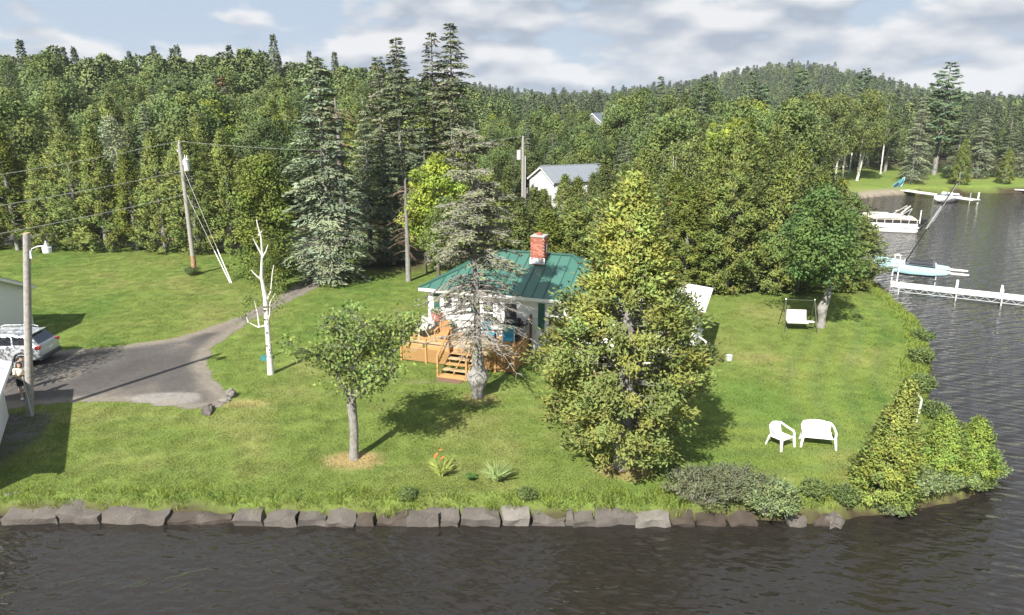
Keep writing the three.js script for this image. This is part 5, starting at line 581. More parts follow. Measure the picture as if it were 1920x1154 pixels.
{ const P = thing('utility_pole', 'tall grey utility pole with transformer beyond the drive', 'utility pole', [-22.75, 0, -51.1]); part('pole', tube([V(0, -0.2, 0), V(0, 4.6, 0), V(0, 9.2, 0)], [0.17, 0.15, 0.12], 14), M.poleWood, P); part('pole_foot', cyl(0, 0.7, 0, 0.178, 0.172, 1.4, 14), M.poleRust, P);
  const t = sub('transformer', P); part('tank', cyl(0.36, 7.75, 0.05, 0.2, 0.2, 0.75, 18), M.galv, t); part('lid', cyl(0.36, 8.16, 0.05, 0.21, 0.1, 0.1, 18), M.galv, t); part('bushing', [cyl(0.3, 8.3, 0.05, 0.035, 0.025, 0.22, 8), cyl(0.43, 8.3, 0.05, 0.035, 0.025, 0.22, 8)], M.white, t); part('hanger', [box(0.17, 7.9, 0.03, 0.12, 0.3, 0.08)], M.galv, t);
  part('insulator', cyl(0, 9.3, 0, 0.04, 0.03, 0.2, 10), M.white, P); part('insulator', cyl(-0.16, 8.7, 0.05, 0.03, 0.03, 0.16, 8), M.white, P); part('bracket', bar([-0.2, 7.3, 0], [0.15, 7.3, 0], 0.06), M.galv, P); part('bracket', bar([-0.2, 5.7, 0], [0.15, 5.7, 0], 0.05), M.galv, P); }
function cable(name, label, a, b, sag, rad, cat, group) { return tag(part(name, tube(arc(V(...a), V(...b), -sag, 24), taper(rad, rad, 25), 5), M.wire), label, cat, group); }
cable('power_line', 'topmost power line running left from the tall utility pole', [-22.75, 9.35, -51.1], [-26.6, 8.6, -10], 0.45, 0.014, 'cable', 'wires of the tall utility pole'); cable('power_line', 'middle power line running left from the tall utility pole', [-22.9, 7.3, -51.1], [-26.6, 8.0, -10], 0.4, 0.016, 'cable', 'wires of the tall utility pole'); cable('power_line', 'lowest power line running left from the tall utility pole', [-22.9, 5.7, -51.1], [-26.6, 7.4, -10], 0.5, 0.016, 'cable', 'wires of the tall utility pole'); cable('power_line', 'power line running right from the tall utility pole into the wood', [-22.75, 9.35, -51.1], [0.95, 9.1, -64.5], 0.9, 0.011, 'cable', 'wires of the tall utility pole');
for (const [y, x, z, l] of [[7.4, -19.15, -48.5, 'upper guy wire with white guard right of the tall pole'], [5.7, -19.3, -48.6, 'lower guy wire with white guard right of the tall pole']]) { const g = thing('guy_wire', l, 'cable', [0, 0, 0], 0, 'guy wires of the tall pole'), a = V(-22.6, y, -51), b = V(x, 0, z); part('strand', tube([a, b], [0.014, 0.014], 5), M.wire, g); part('guard', tube([b, b.clone().lerp(a, y > 7 ? 0.30 : 0.36)], [0.035, 0.035], 8), M.white, g); }
{ const P = thing('utility_pole', 'pale utility pole beside the white house beyond the cottage', 'utility pole', [0.95, 0, -64.5]); part('pole', tube([V(0, -0.2, 0), V(0, 8.9, 0)], [0.16, 0.12], 12), M.poleWood, P); part('transformer', cyl(-0.34, 7.5, 0.05, 0.2, 0.2, 0.8, 16), M.galv, P); part('insulator', cyl(0, 9.0, 0, 0.04, 0.03, 0.2, 8), M.white, P); part('riser_pipe', cyl(0.2, 4.2, 0.05, 0.05, 0.05, 6.4, 8), M.galv, P); }

// ---------------------------------------------------------------- houses among the trees
function farHouse(name, label, x, z, turn, { L, D, e, rg, roofMat, wallMat, wins, base = 0 }) { // ridge along local x, gable ends at +-x
  const B = thing(name, label, 'house', [x, ground(x, z) + base, z], turn); part('wall', [box(0, e / 2, D / 2 - 0.06, L, e, 0.12), box(0, e / 2, -D / 2 + 0.06, L, e, 0.12), box(-L / 2 + 0.06, e / 2, 0, 0.12, e, D - 0.26), box(L / 2 - 0.06, e / 2, 0, 0.12, e, D - 0.26)], wallMat, B);
  for (const s of [-1, 1]) { const g = prism([[-D / 2, 0], [D / 2, 0], [0, rg - e]], 0.1); g.rotateY(Math.PI / 2); part('gable', at(g, s * (L / 2 - 0.08) - 0.05, e, 0), wallMat, B); }
  const sl = Math.atan2(rg - e, D / 2), len = Math.hypot(rg - e, D / 2) + 0.35, roof = sub('roof', B); for (const s of [-1, 1]) for (let i = 0; i < 8; i++) part('roof_panel', box(-L / 2 - 0.2 + (i + 0.5) * (L + 0.4) / 8, (e + rg) / 2 - 0.02, s * (D / 4 + 0.08), (L + 0.4) / 8 - 0.015, 0.05, len, s * sl), roofMat, roof); part('rake_board', [-1, 1].flatMap((s) => [-1, 1].map((q) => box(q * (L / 2 + 0.16), (e + rg) / 2 - 0.12, s * (D / 4 + 0.08), 0.05, 0.16, len, s * sl))), M.trim, B);
  for (const [face, a, y, w, h] of wins) { const q = sub('window', B), s = face < 0 ? [-L / 2 - 0.012, 0] : [0, D / 2 + 0.012], g = (dx, dy, ww, hh, t) => (face < 0 ? box(s[0], y + dy, a + dx, t, hh, ww) : box(a + dx, y + dy, s[1], ww, hh, t)); part('window_frame', [g(0, h / 2, w + 0.16, 0.1, 0.06), g(0, -h / 2, w + 0.16, 0.1, 0.06), g(-w / 2, 0, 0.09, h, 0.06), g(w / 2, 0, 0.09, h, 0.06), g(0, 0, w, 0.05, 0.05)], M.trim, q); part('pane', g(0, 0, w, h, 0.025), M.glass, q); }
  return B;
}
const slate = mat([0.20, 0.22, 0.25], 0.6, { metalness: 0.2 });
farHouse('white_house', 'white house with grey metal roof half hidden by cedars beyond the cottage', 5.9, -73.5, 0.42, { L: 6.6, D: 5.4, e: 4.6, rg: 5.85, roofMat: slate, wallMat: M.sidingWhite, wins: [[-1, -1, 3.2, 0.8, 1.1], [1, -2, 3.2, 1, 1.2], [1, 1.2, 3.2, 1, 1.2]] });
farHouse('pale_house', 'pale grey house glimpsed through the right part of the cedar hedge', 13.9, -57.5, -0.2, { L: 6, D: 5, e: 3.6, rg: 5.0, roofMat: slate, wallMat: mat([0.55, 0.56, 0.58], 0.7), wins: [[1, -1.4, 2.3, 1, 1.2], [1, 1.2, 2.3, 1, 1.2]] });
{ const B = farHouse('tall_house', 'distant slate roofed house with chimney among the trees', 16.6, -138, 0.9, { L: 7, D: 7, e: 5.6, rg: 8.2, roofMat: mat([0.11, 0.13, 0.165], 0.7), wallMat: mat([0.22, 0.235, 0.25], 0.8), wins: [[1, -1.5, 4.8, 0.9, 1.2], [1, 0.2, 4.8, 0.9, 1.2], [1, 1.8, 4.8, 0.9, 1.2], [-1, 0, 4.9, 1, 1.4]] }); part('chimney', box(1.2, 8.2, 0.5, 0.8, 2, 0.8), M.mortar, B); }

// ---------------------------------------------------------------- lawn furniture
function moulded(o, w, d, name) { // one-piece resin seat w wide: seat, curved back that runs into the arms, flared legs
  const seat = 0.40, h = 0.78, sheet = (fn, nu, nv, t) => { const P = [], I = []; for (let s = 0; s < 2; s++) for (let j = 0; j <= nv; j++) for (let i = 0; i <= nu; i++) { const p = fn(i / nu, j / nv, s * t); P.push(p.x, p.y, p.z); } const n = (nu + 1) * (nv + 1); for (let j = 0; j < nv; j++) for (let i = 0; i < nu; i++) { const a = j * (nu + 1) + i, b = a + 1, c = a + nu + 1, e = c + 1; I.push(a, b, e, a, e, c, n + a, n + e, n + b, n + a, n + c, n + e); } for (let i = 0; i < nu; i++) { I.push(i, n + i, i + 1, i + 1, n + i, n + i + 1); const k = nv * (nu + 1) + i; I.push(k, k + 1, n + k, k + 1, n + k + 1, n + k); } for (let j = 0; j < nv; j++) { const a = j * (nu + 1), c = a + nu + 1; I.push(a, c, n + a, c, n + c, n + a); const b = a + nu, e = c + nu; I.push(b, n + b, e, e, n + b, n + e); } const g = new THREE.BufferGeometry(); g.setAttribute('position', new THREE.Float32BufferAttribute(P, 3)); g.setIndex(I); return toCreasedNormals(g, 0.8); };
  part('seat', sheet((u, v, t) => V((u - 0.5) * w * 0.86, seat - t - 0.02 * Math.sin(Math.PI * u) * Math.sin(Math.PI * v) - 0.02 * v + (v > 0.92 ? -0.015 : 0), d * (0.5 - v) * 0.94 * -1 * -1), 14, 10, 0.03), M.plastic, o);
  part('backrest', sheet((u, v, t) => { const a = (u - 0.5) * 2, x = a * w * 0.40 * (1 + 0.08 * v), y = seat - 0.03 + (h - seat + 0.03) * v * (1 - 0.10 * a * a), z = -d * 0.46 - 0.10 * v + 0.10 * a * a * d - t; return V(x, y, z); }, 16, 10, 0.025), M.plastic, o);
  for (const s of [-1, 1]) { const x = s * w / 2; part('armrest', tube([V(s * w * 0.30, h * 0.985, -d * 0.54), V(s * w * 0.42, h * 0.95, -d * 0.48), V(s * w * 0.49, h * 0.86, -d * 0.24), V(x, h * 0.80, d * 0.1), V(x, h * 0.775, d * 0.36), V(x * 0.99, h * 0.66, d * 0.45), V(x * 0.97, seat - 0.02, d * 0.45)], [0.03, 0.035, 0.037, 0.037, 0.04, 0.042, 0.045], 8), M.plastic, o); part('leg', loft([[-0.045, 0.045, 0.045, -0.045].map((q, i) => V(x * 0.97 + q, seat, d * 0.45 + (i < 2 ? -0.035 : 0.035))), [-0.03, 0.03, 0.03, -0.03].map((q, i) => V(x * 1.06 + q, 0, d * 0.53 + (i < 2 ? -0.025 : 0.025)))]), M.plastic, o); part('leg', loft([[-0.04, 0.04, 0.04, -0.04].map((q, i) => V(x * 0.84 + q, seat, -d * 0.42 + (i < 2 ? -0.03 : 0.03))), [-0.028, 0.028, 0.028, -0.028].map((q, i) => V(x * 0.96 + q, 0, -d * 0.6 + (i < 2 ? -0.022 : 0.022)))]), M.plastic, o); }
  part('back_rim', tube([V(-w * 0.40, h * 0.93, -d * 0.50), V(-w * 0.2, h * 0.995, -d * 0.615), V(0, h * 1.01, -d * 0.65), V(w * 0.2, h * 0.995, -d * 0.615), V(w * 0.40, h * 0.93, -d * 0.50)], taper(0.028, 0.028, 5), 7), M.plastic, o);
}
moulded(thing('plastic_armchair', 'single white plastic armchair on the front lawn', 'chair', [9.7, 0, -24.05], 0.55), 0.68, 0.62); moulded(thing('plastic_bench', 'two seat white plastic bench beside the plastic armchair', 'bench', [11.05, 0, -24.15], -0.22), 1.12, 0.62);
{ const S = thing('garden_swing', 'garden swing seat with pale cushion on a dark tube frame', 'swing', [15.6, 0, -38.1], -0.12), tubeM = mat([0.07, 0.08, 0.05], 0.5, { metalness: 0.4 }); for (const s of [-1, 1]) { const x = s * 0.78; part('frame_leg', tube([V(x * 0.96, 1.62, -0.05), V(x * 1.08, 0, 0.75)], [0.024, 0.024], 8), tubeM, S); part('frame_leg', tube([V(x * 0.96, 1.62, -0.05), V(x * 1.08, 0, -0.8)], [0.024, 0.024], 8), tubeM, S); part('finial', at(new THREE.SphereGeometry(0.05, 10, 8), x * 0.96, 1.66, -0.05), M.white, S); part('hanger', tube([V(x * 0.94, 1.58, -0.05), V(x * 0.80, 0.55, 0.1)], [0.012, 0.012], 6), tubeM, S); part('brace', tube([V(x * 1.03, 0.7, 0.38), V(x * 1.03, 0.7, -0.42)], [0.016, 0.016], 6), tubeM, S); }
  part('crossbar', tube([V(-0.75, 1.62, -0.05), V(0.75, 1.62, -0.05)], [0.024, 0.024], 8), tubeM, S); const cu = mat([0.52, 0.50, 0.47], 0.9); part('seat_cushion', rbox(-0.1, 0.47, 0.16, 1.12, 0.12, 0.5, 0.05, 0.1), cu, S); part('back_cushion', rbox(-0.12, 0.76, -0.16, 1.10, 0.58, 0.12, 0.05, -0.28), cu, S); part('side_tray', rbox(0.62, 0.50, 0.2, 0.3, 0.03, 0.3, 0.012), M.plastic, S); part('seat_frame', [bar([-0.66, 0.42, 0.42], [0.66, 0.42, 0.42], 0.03), bar([-0.66, 0.42, -0.1], [0.66, 0.42, -0.1], 0.03)], tubeM, S); }
tag(part('bent_pipe', tube([V(15.05, -0.05, -25.05), V(15.1, 0.6, -25.07), V(15.17, 1.25, -25.1), V(15.16, 1.36, -25.1), V(14.98, 1.58, -25.08), V(14.92, 1.64, -25.06)], taper(0.036, 0.036, 6), 10), M.white), 'bent white pipe standing by the lake bank', 'pipe');
{ const P = thing('septic_cover', 'round blue green lid with white vent pipe beside the bare birch', 'cover', [-11.75, 0, -33.3]); part('lid', [cyl(-0.1, 0.06, 0, 0.3, 0.28, 0.12, 22)], mat([0.03, 0.17, 0.17], 0.5), P); part('vent_pipe', [cyl(0.02, 0.36, -0.28, 0.05, 0.05, 0.72, 12)], M.plastic, P); part('vent_cap', [cyl(0.02, 0.73, -0.28, 0.09, 0.09, 0.06, 12)], M.plastic, P); }
{ const P = thing('utility_box', 'small white block standing on grass right of the side porch', 'box', [10.4, 0, -33.0], 0.3); part('body', rbox(0, 0.14, 0, 0.24, 0.28, 0.2, 0.03), M.galv, P); part('lid', rbox(0, 0.295, 0, 0.27, 0.03, 0.23, 0.012), M.galv, P); }
// ---------------------------------------------------------------- docks and boats
function dock(name, label, a, b, w, y, posts, M0, truss) { const A = V(a[0], 0, a[1]), B2 = V(b[0], 0, b[1]), len = A.distanceTo(B2), D = thing(name, label, 'dock', [a[0], y, a[1]], -Math.atan2(b[1] - a[1], b[0] - a[0])); // local x runs out along the dock
  const n = Math.round(len / 0.62); for (let i = 0; i < n; i++) part('deck_plank', box((i + 0.5) * len / n, 0, 0, len / n - 0.012, 0.04, w), M0[i % M0.length], D); part('side_rail', [box(len / 2, -0.02, w / 2 + 0.03, len, 0.12, 0.05)], M.plastic, D); part('side_rail', [box(len / 2, -0.02, -w / 2 - 0.03, len, 0.12, 0.05)], M.plastic, D);
  if (truss) for (const s of [-1, 1]) { const g = [bar([0, -0.36, s * (w / 2)], [len, -0.36, s * (w / 2)], 0.035)]; const k = Math.round(len / 0.34); for (let i = 0; i < k; i++) g.push(bar([i * len / k, i % 2 ? -0.36 : -0.08, s * w / 2], [(i + 1) * len / k, i % 2 ? -0.08 : -0.36, s * w / 2], 0.022)); part('truss', g, M.galv, D).userData.kind = 'stuff'; }
  for (const [f, h] of posts) for (const s of [-1, 1]) part('post', [box(f * len, (h - 1.6) / 2 - 0.2 + 0.2, s * (w / 2 + 0.08), h > 0.3 && s < 0 ? 0.13 : 0.07, h + 1.6, h > 0.3 && s < 0 ? 0.13 : 0.07)], h > 0.3 && s < 0 ? M.plastic : M.galv, D);
  return D; }
const grayPlank = [mat([0.60, 0.60, 0.61], 0.7), mat([0.56, 0.56, 0.575], 0.7), mat([0.63, 0.63, 0.63], 0.7)];
dock('white_dock', 'long white aluminium dock with truss sides reaching to the right edge', [26.0, -48.6], [40.5, -40.3], 1.05, -0.06, [[0.03, 0.1], [0.23, 0.6], [0.38, 0.55], [0.62, 0.6], [0.9, 0.6]], grayPlank, true);
dock('far_dock', 'far white dock on which the speedboat is moored', [55.0, -103.2], [58.6, -92.4], 1.2, -0.05, [[0.05, 0.05], [0.5, 0.1], [0.97, 0.9]], grayPlank, false); dock('far_dock', 'farthest white dock at the right picture edge', [69.5, -106.2], [75.5, -102.4], 1.2, -0.1, [[0.1, 0.1], [0.6, 0.7], [0.95, 0.5]], grayPlank, false);
function hull(stations, m) { // stations: [x, half width, keel y, sheer y]
  return loft(stations.map(([x, w, k, s]) => [[0, k], [0.55, lerp(k, s, 0.12)], [0.92, lerp(k, s, 0.55)], [1, s], [0.86, s + 0.015], [0, s + 0.03], [-0.86, s + 0.015], [-1, s], [-0.92, lerp(k, s, 0.55)], [-0.55, lerp(k, s, 0.12)]].map(([a, y]) => V(x, y, a * w)))); }
{ // pale blue catamaran on a lift, mast raked to the right
  const B = thing('blue_catamaran', 'pale blue catamaran with dark trampoline and tall raked mast beside the white dock', 'sailboat', [29.0, 0.18, -51.9], 0.50 * -1), blue = mat([0.42, 0.66, 0.72], 0.35, { clearcoat: 0.5 });
  for (const s of [-1, 1]) { const h = part('hull', hull([[-2.45, 0.03, 0.42, 0.62], [-2.0, 0.13, 0.12, 0.58], [-1.2, 0.22, -0.12, 0.5], [0, 0.25, -0.2, 0.42], [1.4, 0.23, -0.16, 0.36], [2.2, 0.15, -0.02, 0.30], [2.45, 0.05, 0.12, 0.26]]), blue, B); h.position.z = s * 0.85; part('rudder_float', at(hull([[2.3, 0.02, 0.05, 0.14], [2.7, 0.16, 0.0, 0.15], [3.2, 0.17, 0.0, 0.15], [3.6, 0.02, 0.06, 0.14]]), 0, 0.02, s * 0.72), M.plastic, B); part('stripe', box(0.1, 0.36, s * 0.85 + 0.245, 3.2, 0.05, 0.012), M.white, B); }
  part('trampoline', box(0.55, 0.52, 0, 1.9, 0.03, 1.5), mat([0.10, 0.11, 0.13], 0.8), B); part('crossbeam', [bar([-0.45, 0.52, -0.95], [-0.45, 0.52, 0.95], 0.09), bar([1.55, 0.46, -0.95], [1.55, 0.46, 0.95], 0.09)], M.galv, B); part('seat_rack', [rbox(0.6, 0.66, 0.62, 1.5, 0.06, 0.3, 0.02), rbox(0.6, 0.66, -0.62, 1.5, 0.06, 0.3, 0.02)], M.dark, B);
  const mast = part('mast', tube([V(0, 0, 0), V(1.25, 3.1, 0.5), V(2.4, 6.0, 0.95)], [0.042, 0.038, 0.03], 10), M.dark, B); mast.position.set(-0.42, 0.5, 0); part('mast_track', tube([V(1.33, 3.1, 0.55), V(2.4, 5.9, 1.02)], [0.018, 0.018], 5), M.galv, mast); part('furled_sail', tube([V(1.0, 2.6, 0.45), V(1.5, 3.8, 0.65), V(1.7, 4.3, 0.72)], [0.06, 0.09, 0.05], 8), mat([0.30, 0.30, 0.31], 0.8), mast); part('stay', [tube([V(1.4, 3.6, 0.6), V(-1.6, 0.1, 0.2)], [0.006, 0.006], 4)], M.wire, mast); }
{ const L = thing('boat_lift', 'white metal boat lift frame holding the blue catamaran', 'boat lift', [28.6, -0.6, -51.6], -0.5); for (const [x, z] of [[-0.9, 1.35], [-0.55, 1.4]]) part('post', box(x, 0.7, z, 0.07, 2.8, 0.07), M.plastic, L); for (const [x, z] of [[-0.9, -1.3], [1.8, -1.3], [1.8, 1.3]]) part('post', box(x, 0.1, z, 0.06, 1.4, 0.06), M.galv, L); part('cradle', [bar([-0.9, 0.52, -1.3], [-0.9, 0.52, 1.4], 0.08), bar([1.8, 0.52, -1.3], [1.8, 0.52, 1.4], 0.08), bar([-0.95, 0.5, 0.0], [1.9, 0.5, 0.0], 0.1)], M.dark, L); part('winch', at(new THREE.TorusGeometry(0.2, 0.02, 8, 20), -0.72, 2.0, 1.45), M.galv, L); part('head_bar', bar([-0.95, 2.1, 1.37], [-0.5, 2.1, 1.4], 0.07), M.plastic, L); }
{ // pontoon boat
  const B = thing('pontoon_boat', 'cream pontoon boat with folded top and outboard motor out in the cove', 'boat', [37.3, -0.6, -73.2], -0.28), cream = mat([0.60, 0.56, 0.50], 0.5), L = 6.6; for (const s of [-1, 1]) part('pontoon', at(new THREE.CapsuleGeometry(0.30, L - 0.9, 6, 16), 0, 0.22, s * 0.85, 0, 0, Math.PI / 2), M.white, B); part('deck', box(0, 0.56, 0, L - 0.3, 0.1, 2.4), M.trim, B);
  for (const s of [-1, 1]) { part('fence_panel', box(0, 0.78, s * 1.17, L - 0.6, 0.30, 0.04), M.white, B); part('fence_rail', [box(0, 1.32, s * 1.17, L - 0.6, 0.05, 0.05)], cream, B); for (let i = 0; i < 9; i++) part('fence_post', box(-L / 2 + 0.4 + i * (L - 0.8) / 8, 1.12, s * 1.17, 0.05, 0.42, 0.045), cream, B); part('opening_shade_sheet', box(0, 1.12, s * 1.15, L - 0.7, 0.36, 0.012), M.dark, B); }  // dark sheet stands in for the shade in the fence openings
  part('fence_panel', box(-L / 2 + 0.3, 0.98, 0, 0.04, 0.7, 2.3), M.white, B); part('cover', rbox(-0.5, 1.48, 0, L - 1.6, 0.26, 2.25, 0.11), cream, B); part('cover_hump', rbox(-0.3, 1.64, 0, 1.8, 0.24, 1.6, 0.1), cream, B); part('seat_back', rbox(L / 2 - 0.9, 1.2, 0, 0.9, 0.5, 2.1, 0.08), cream, B);
  for (const s of [-1, 1]) part('bimini_frame', [bar([0.9, 1.4, s * 1.12], [2.3, 2.45, s * 1.12], 0.05), bar([1.9, 1.4, s * 1.12], [2.3, 2.45, s * 1.12], 0.04)], M.galv, B); part('bimini_bundle', tube([V(1.35, 1.85, -1.12), V(2.35, 2.5, 0), V(1.35, 1.9, 1.12)], [0.07, 0.09, 0.07], 8), cream, B); part('stern_light_pole', cyl(L / 2 - 0.15, 1.65, 1.05, 0.05, 0.05, 1.3, 8), M.plastic, B); part('bow_pole', cyl(-L / 2 + 0.9, 1.85, 1.0, 0.05, 0.05, 1.1, 8), M.plastic, B);
  const m = sub('outboard_motor', B); part('cowl', rbox(L / 2 + 0.5, 1.05, 0, 0.6, 0.62, 0.42, 0.14, 0, 0, -0.35), M.black, m); part('midsection', [box(L / 2 + 0.36, 0.55, 0, 0.22, 0.8, 0.18, 0, 0, -0.5)], M.black, m); part('gearcase', [box(L / 2 + 0.85, 0.42, 0, 0.5, 0.14, 0.12, 0, 0, -0.6)], M.dark, m); part('bracket', box(L / 2 + 0.05, 0.72, 0, 0.3, 0.3, 0.3), M.dark, m); }
{ const B = thing('speedboat', 'small white speedboat moored at the far dock', 'boat', [55.9, -0.55, -94.6], 0.55 + Math.PI), navy = mat([0.05, 0.09, 0.2], 0.4); part('hull', hull([[-2.5, 0.5, 0.1, 0.62], [-2.3, 0.9, -0.1, 0.66], [-0.5, 1.0, -0.2, 0.74], [1.0, 0.85, -0.12, 0.84], [2.0, 0.45, 0.15, 0.92], [2.5, 0.05, 0.5, 0.95]]), M.plastic, B); part('stripe', [box(-0.8, 0.42, 0.985, 2.8, 0.06, 0.02), box(-0.8, 0.42, -0.985, 2.8, 0.06, 0.02)], navy, B); part('cockpit', rbox(-0.9, 0.78, 0, 2.1, 0.1, 1.35, 0.04), M.dark, B); part('windscreen', at(new THREE.CylinderGeometry(0.75, 0.85, 0.4, 16, 1, true, 0, Math.PI), 0.35, 1.0, 0, 0, 0, -0.2), mat([0.1, 0.12, 0.14], 0.08), B); for (const z of [-0.4, 0.4]) part('seat', rbox(-0.4, 0.98, z, 0.5, 0.42, 0.5, 0.08), M.white, B); part('engine_cover', rbox(-2.0, 0.82, 0, 0.7, 0.25, 1.1, 0.08), M.white, B); part('outboard', rbox(-2.75, 0.6, 0, 0.4, 0.7, 0.34, 0.1), M.black, B); }
function kayak(name, label, cat, x, z, turn, len, w, col, tilt) { const m = mat(col, 0.4), B = thing(name, label, cat, [x, ground(x, z) + 0.12, z], turn); part('hull', hull([[-len / 2, 0.02, 0.12, 0.24], [-len * 0.32, w * 0.32, 0, 0.2], [0, w / 2, -0.06, 0.18], [len * 0.32, w * 0.32, 0, 0.2], [len / 2, 0.02, 0.12, 0.24]]), m, B); part('cockpit', rbox(0, 0.2, 0, len * 0.3, 0.04, w * 0.5, 0.02), M.dark, B); B.rotation.x = tilt; return B; }
kayak('kayak', 'yellow kayak lying on the far lawn', 'kayak', 47.4, -107.6, -0.35, 3.2, 0.7, [0.75, 0.42, 0.02], 0.5); kayak('canoe', 'turquoise canoe tipped on its side by the far spruce', 'canoe', 54.4, -104.4, 0.7, 3.4, 0.7, [0.05, 0.19, 0.21], 1.15); kayak('rowing_boat', 'white rowing boat pulled up on the far beach', 'boat', 43.4, -99.6, -0.5, 3.0, 1.2, [0.7, 0.7, 0.69], 0.1); kayak('kayak', 'blue grey kayak leaning beside the turquoise canoe', 'kayak', 55.2, -104.9, 0.9, 3.0, 0.7, [0.35, 0.44, 0.5], 0.9);
{ const r = random(411), g = []; for (let i = 0; i < 14; i++) { const k = i % 3, x = k ? -12.0 + 3.2 * r() : -14.2 + 0.9 * r(), z = k ? -17.6 + 0.9 * r() : -16.9 + 0.35 * r(), a = 0.55 + 0.25 * (r() - 0.5), l = 0.3 + 0.5 * r(); g.push(box(x, -0.592, z, l, 0.006, 0.018, 0, a, 0)); } scatter('reed_blades', merge([box(0, 0, 0, 1, 0.006, 0.006)]), mat([0.11, 0.13, 0.05], 0.7), g.map((q, i) => { q.computeBoundingBox(); const c = q.boundingBox.getCenter(V(0, 0, 0)); return [c.x, -0.592, c.z, 0.55 + 0.3 * (r() - 0.5), 0.35 + 0.5 * r(), 1]; }), 'pale grass blades floating at the bottom left'); }
// ---------------------------------------------------------------- parked car
{
  const C = thing('parked_car', 'silver station wagon parked at the left edge with red tail lamp', 'car', [-22.0, 0, -33.0], 0.04), paint = mat([0.55, 0.57, 0.60], 0.3, { metalness: 0.35, clearcoat: 0.8, clearcoatRoughness: 0.1 }), clad = mat([0.05, 0.055, 0.06], 0.6), tint = mat([0.02, 0.022, 0.026], 0.08, { clearcoat: 0.5 });
  const ring = (x, yb, yt, w) => [[0.8, yb], [0.97, yb + 0.1], [1, lerp(yb, yt, 0.5)], [0.97, yt - 0.08], [0.88, yt], [-0.88, yt], [-0.97, yt - 0.08], [-1, lerp(yb, yt, 0.5)], [-0.97, yb + 0.1], [-0.8, yb]].map(([a, y]) => V(x, y, a * w));
  part('body', loft([ring(0.0, 0.46, 0.86, 0.74), ring(-0.05, 0.36, 0.98, 0.83), ring(-0.3, 0.27, 1.03, 0.885), ring(-1.1, 0.25, 1.02, 0.90), ring(-3.1, 0.25, 0.99, 0.90), ring(-3.9, 0.27, 0.90, 0.87), ring(-4.35, 0.34, 0.76, 0.76), ring(-4.46, 0.42, 0.64, 0.66)]), paint, C);
  const cab = (x, y1, wb, wt) => [[wb, 0.94], [lerp(wb, wt, 0.85), y1 - 0.09], [wt - 0.06, y1], [-wt + 0.06, y1], [-lerp(wb, wt, 0.85), y1 - 0.09], [-wb, 0.94]].map(([z, y]) => V(x, y, z));
  part('cabin', loft([cab(-0.08, 1.02, 0.78, 0.72), cab(-0.62, 1.50, 0.80, 0.64), cab(-1.4, 1.57, 0.82, 0.66), cab(-2.4, 1.56, 0.82, 0.66), cab(-2.95, 1.40, 0.81, 0.68), cab(-3.5, 1.0, 0.78, 0.72)]), paint, C);
  const pane = (pts) => { const g = new THREE.BufferGeometry(); g.setAttribute('position', new THREE.Float32BufferAttribute(pts.flat(), 3)); g.setIndex(pts.length === 4 ? [0, 1, 2, 0, 2, 3] : [0, 1, 2]); g.computeVertexNormals(); return g; };
  part('rear_window', pane([[-0.11, 1.09, 0.64], [-0.11, 1.09, -0.64], [-0.52, 1.46, -0.56], [-0.52, 1.46, 0.56]]), tint, C); part('windscreen', pane([[-3.42, 1.07, 0.66], [-3.42, 1.07, -0.66], [-2.99, 1.42, -0.58], [-2.99, 1.42, 0.58]]), tint, C);
  for (const s of [-1, 1]) { const q = (x, y) => [x, y, s * (lerp(0.815, 0.695, (y - 0.94) / 0.5) + 0.02)]; part('side_window', pane([q(-0.55, 1.08), q(-0.72, 1.41), q(-1.25, 1.43), q(-1.2, 1.07)]), tint, C); part('side_window', pane([q(-1.3, 1.06), q(-1.33, 1.43), q(-2.05, 1.43), q(-2.1, 1.05)]), tint, C); part('side_window', pane([q(-2.18, 1.05), q(-2.12, 1.43), q(-2.75, 1.40), q(-3.1, 1.06)]), tint, C); part('roof_rail', tube([V(-0.75, 1.58, s * 0.58), V(-0.95, 1.65, s * 0.57), V(-2.3, 1.65, s * 0.57), V(-2.5, 1.58, s * 0.58)], taper(0.022, 0.022, 4), 6), M.galv, C); part('tail_lamp', rbox(-0.14, 0.93, s * 0.70, 0.26, 0.16, 0.34, 0.05, 0, s * 0.25, 0), mat([0.45, 0.015, 0.02], 0.2, { clearcoat: 1 }), C); part('wheel_arch', at(new THREE.TorusGeometry(0.37, 0.05, 8, 20, Math.PI), -0.86, 0.34, s * 0.885), clad, C);
    for (const x of [-0.86, -3.6]) { const w = sub('wheel', C); part('tyre', at(new THREE.TorusGeometry(0.25, 0.095, 12, 26), x, 0.335, s * 0.80), M.black, w); part('rim', cyl(x, 0.335, s * 0.84, 0.21, 0.21, 0.1, 20, Math.PI / 2), M.steel, w); } part('sill', box(-2.2, 0.27, s * 0.86, 2.1, 0.1, 0.08), clad, C); part('door_handle', box(-1.42, 0.9, s * 0.905, 0.2, 0.03, 0.03), paint, C); }
  part('rear_bumper', rbox(-0.05, 0.42, 0, 0.2, 0.22, 1.62, 0.06), clad, C); part('number_plate', box(0.012, 0.74, 0, 0.012, 0.13, 0.34), M.plastic, C); part('spoiler', rbox(-0.5, 1.52, 0, 0.26, 0.03, 1.1, 0.012, 0, 0, 0.12), paint, C);
}
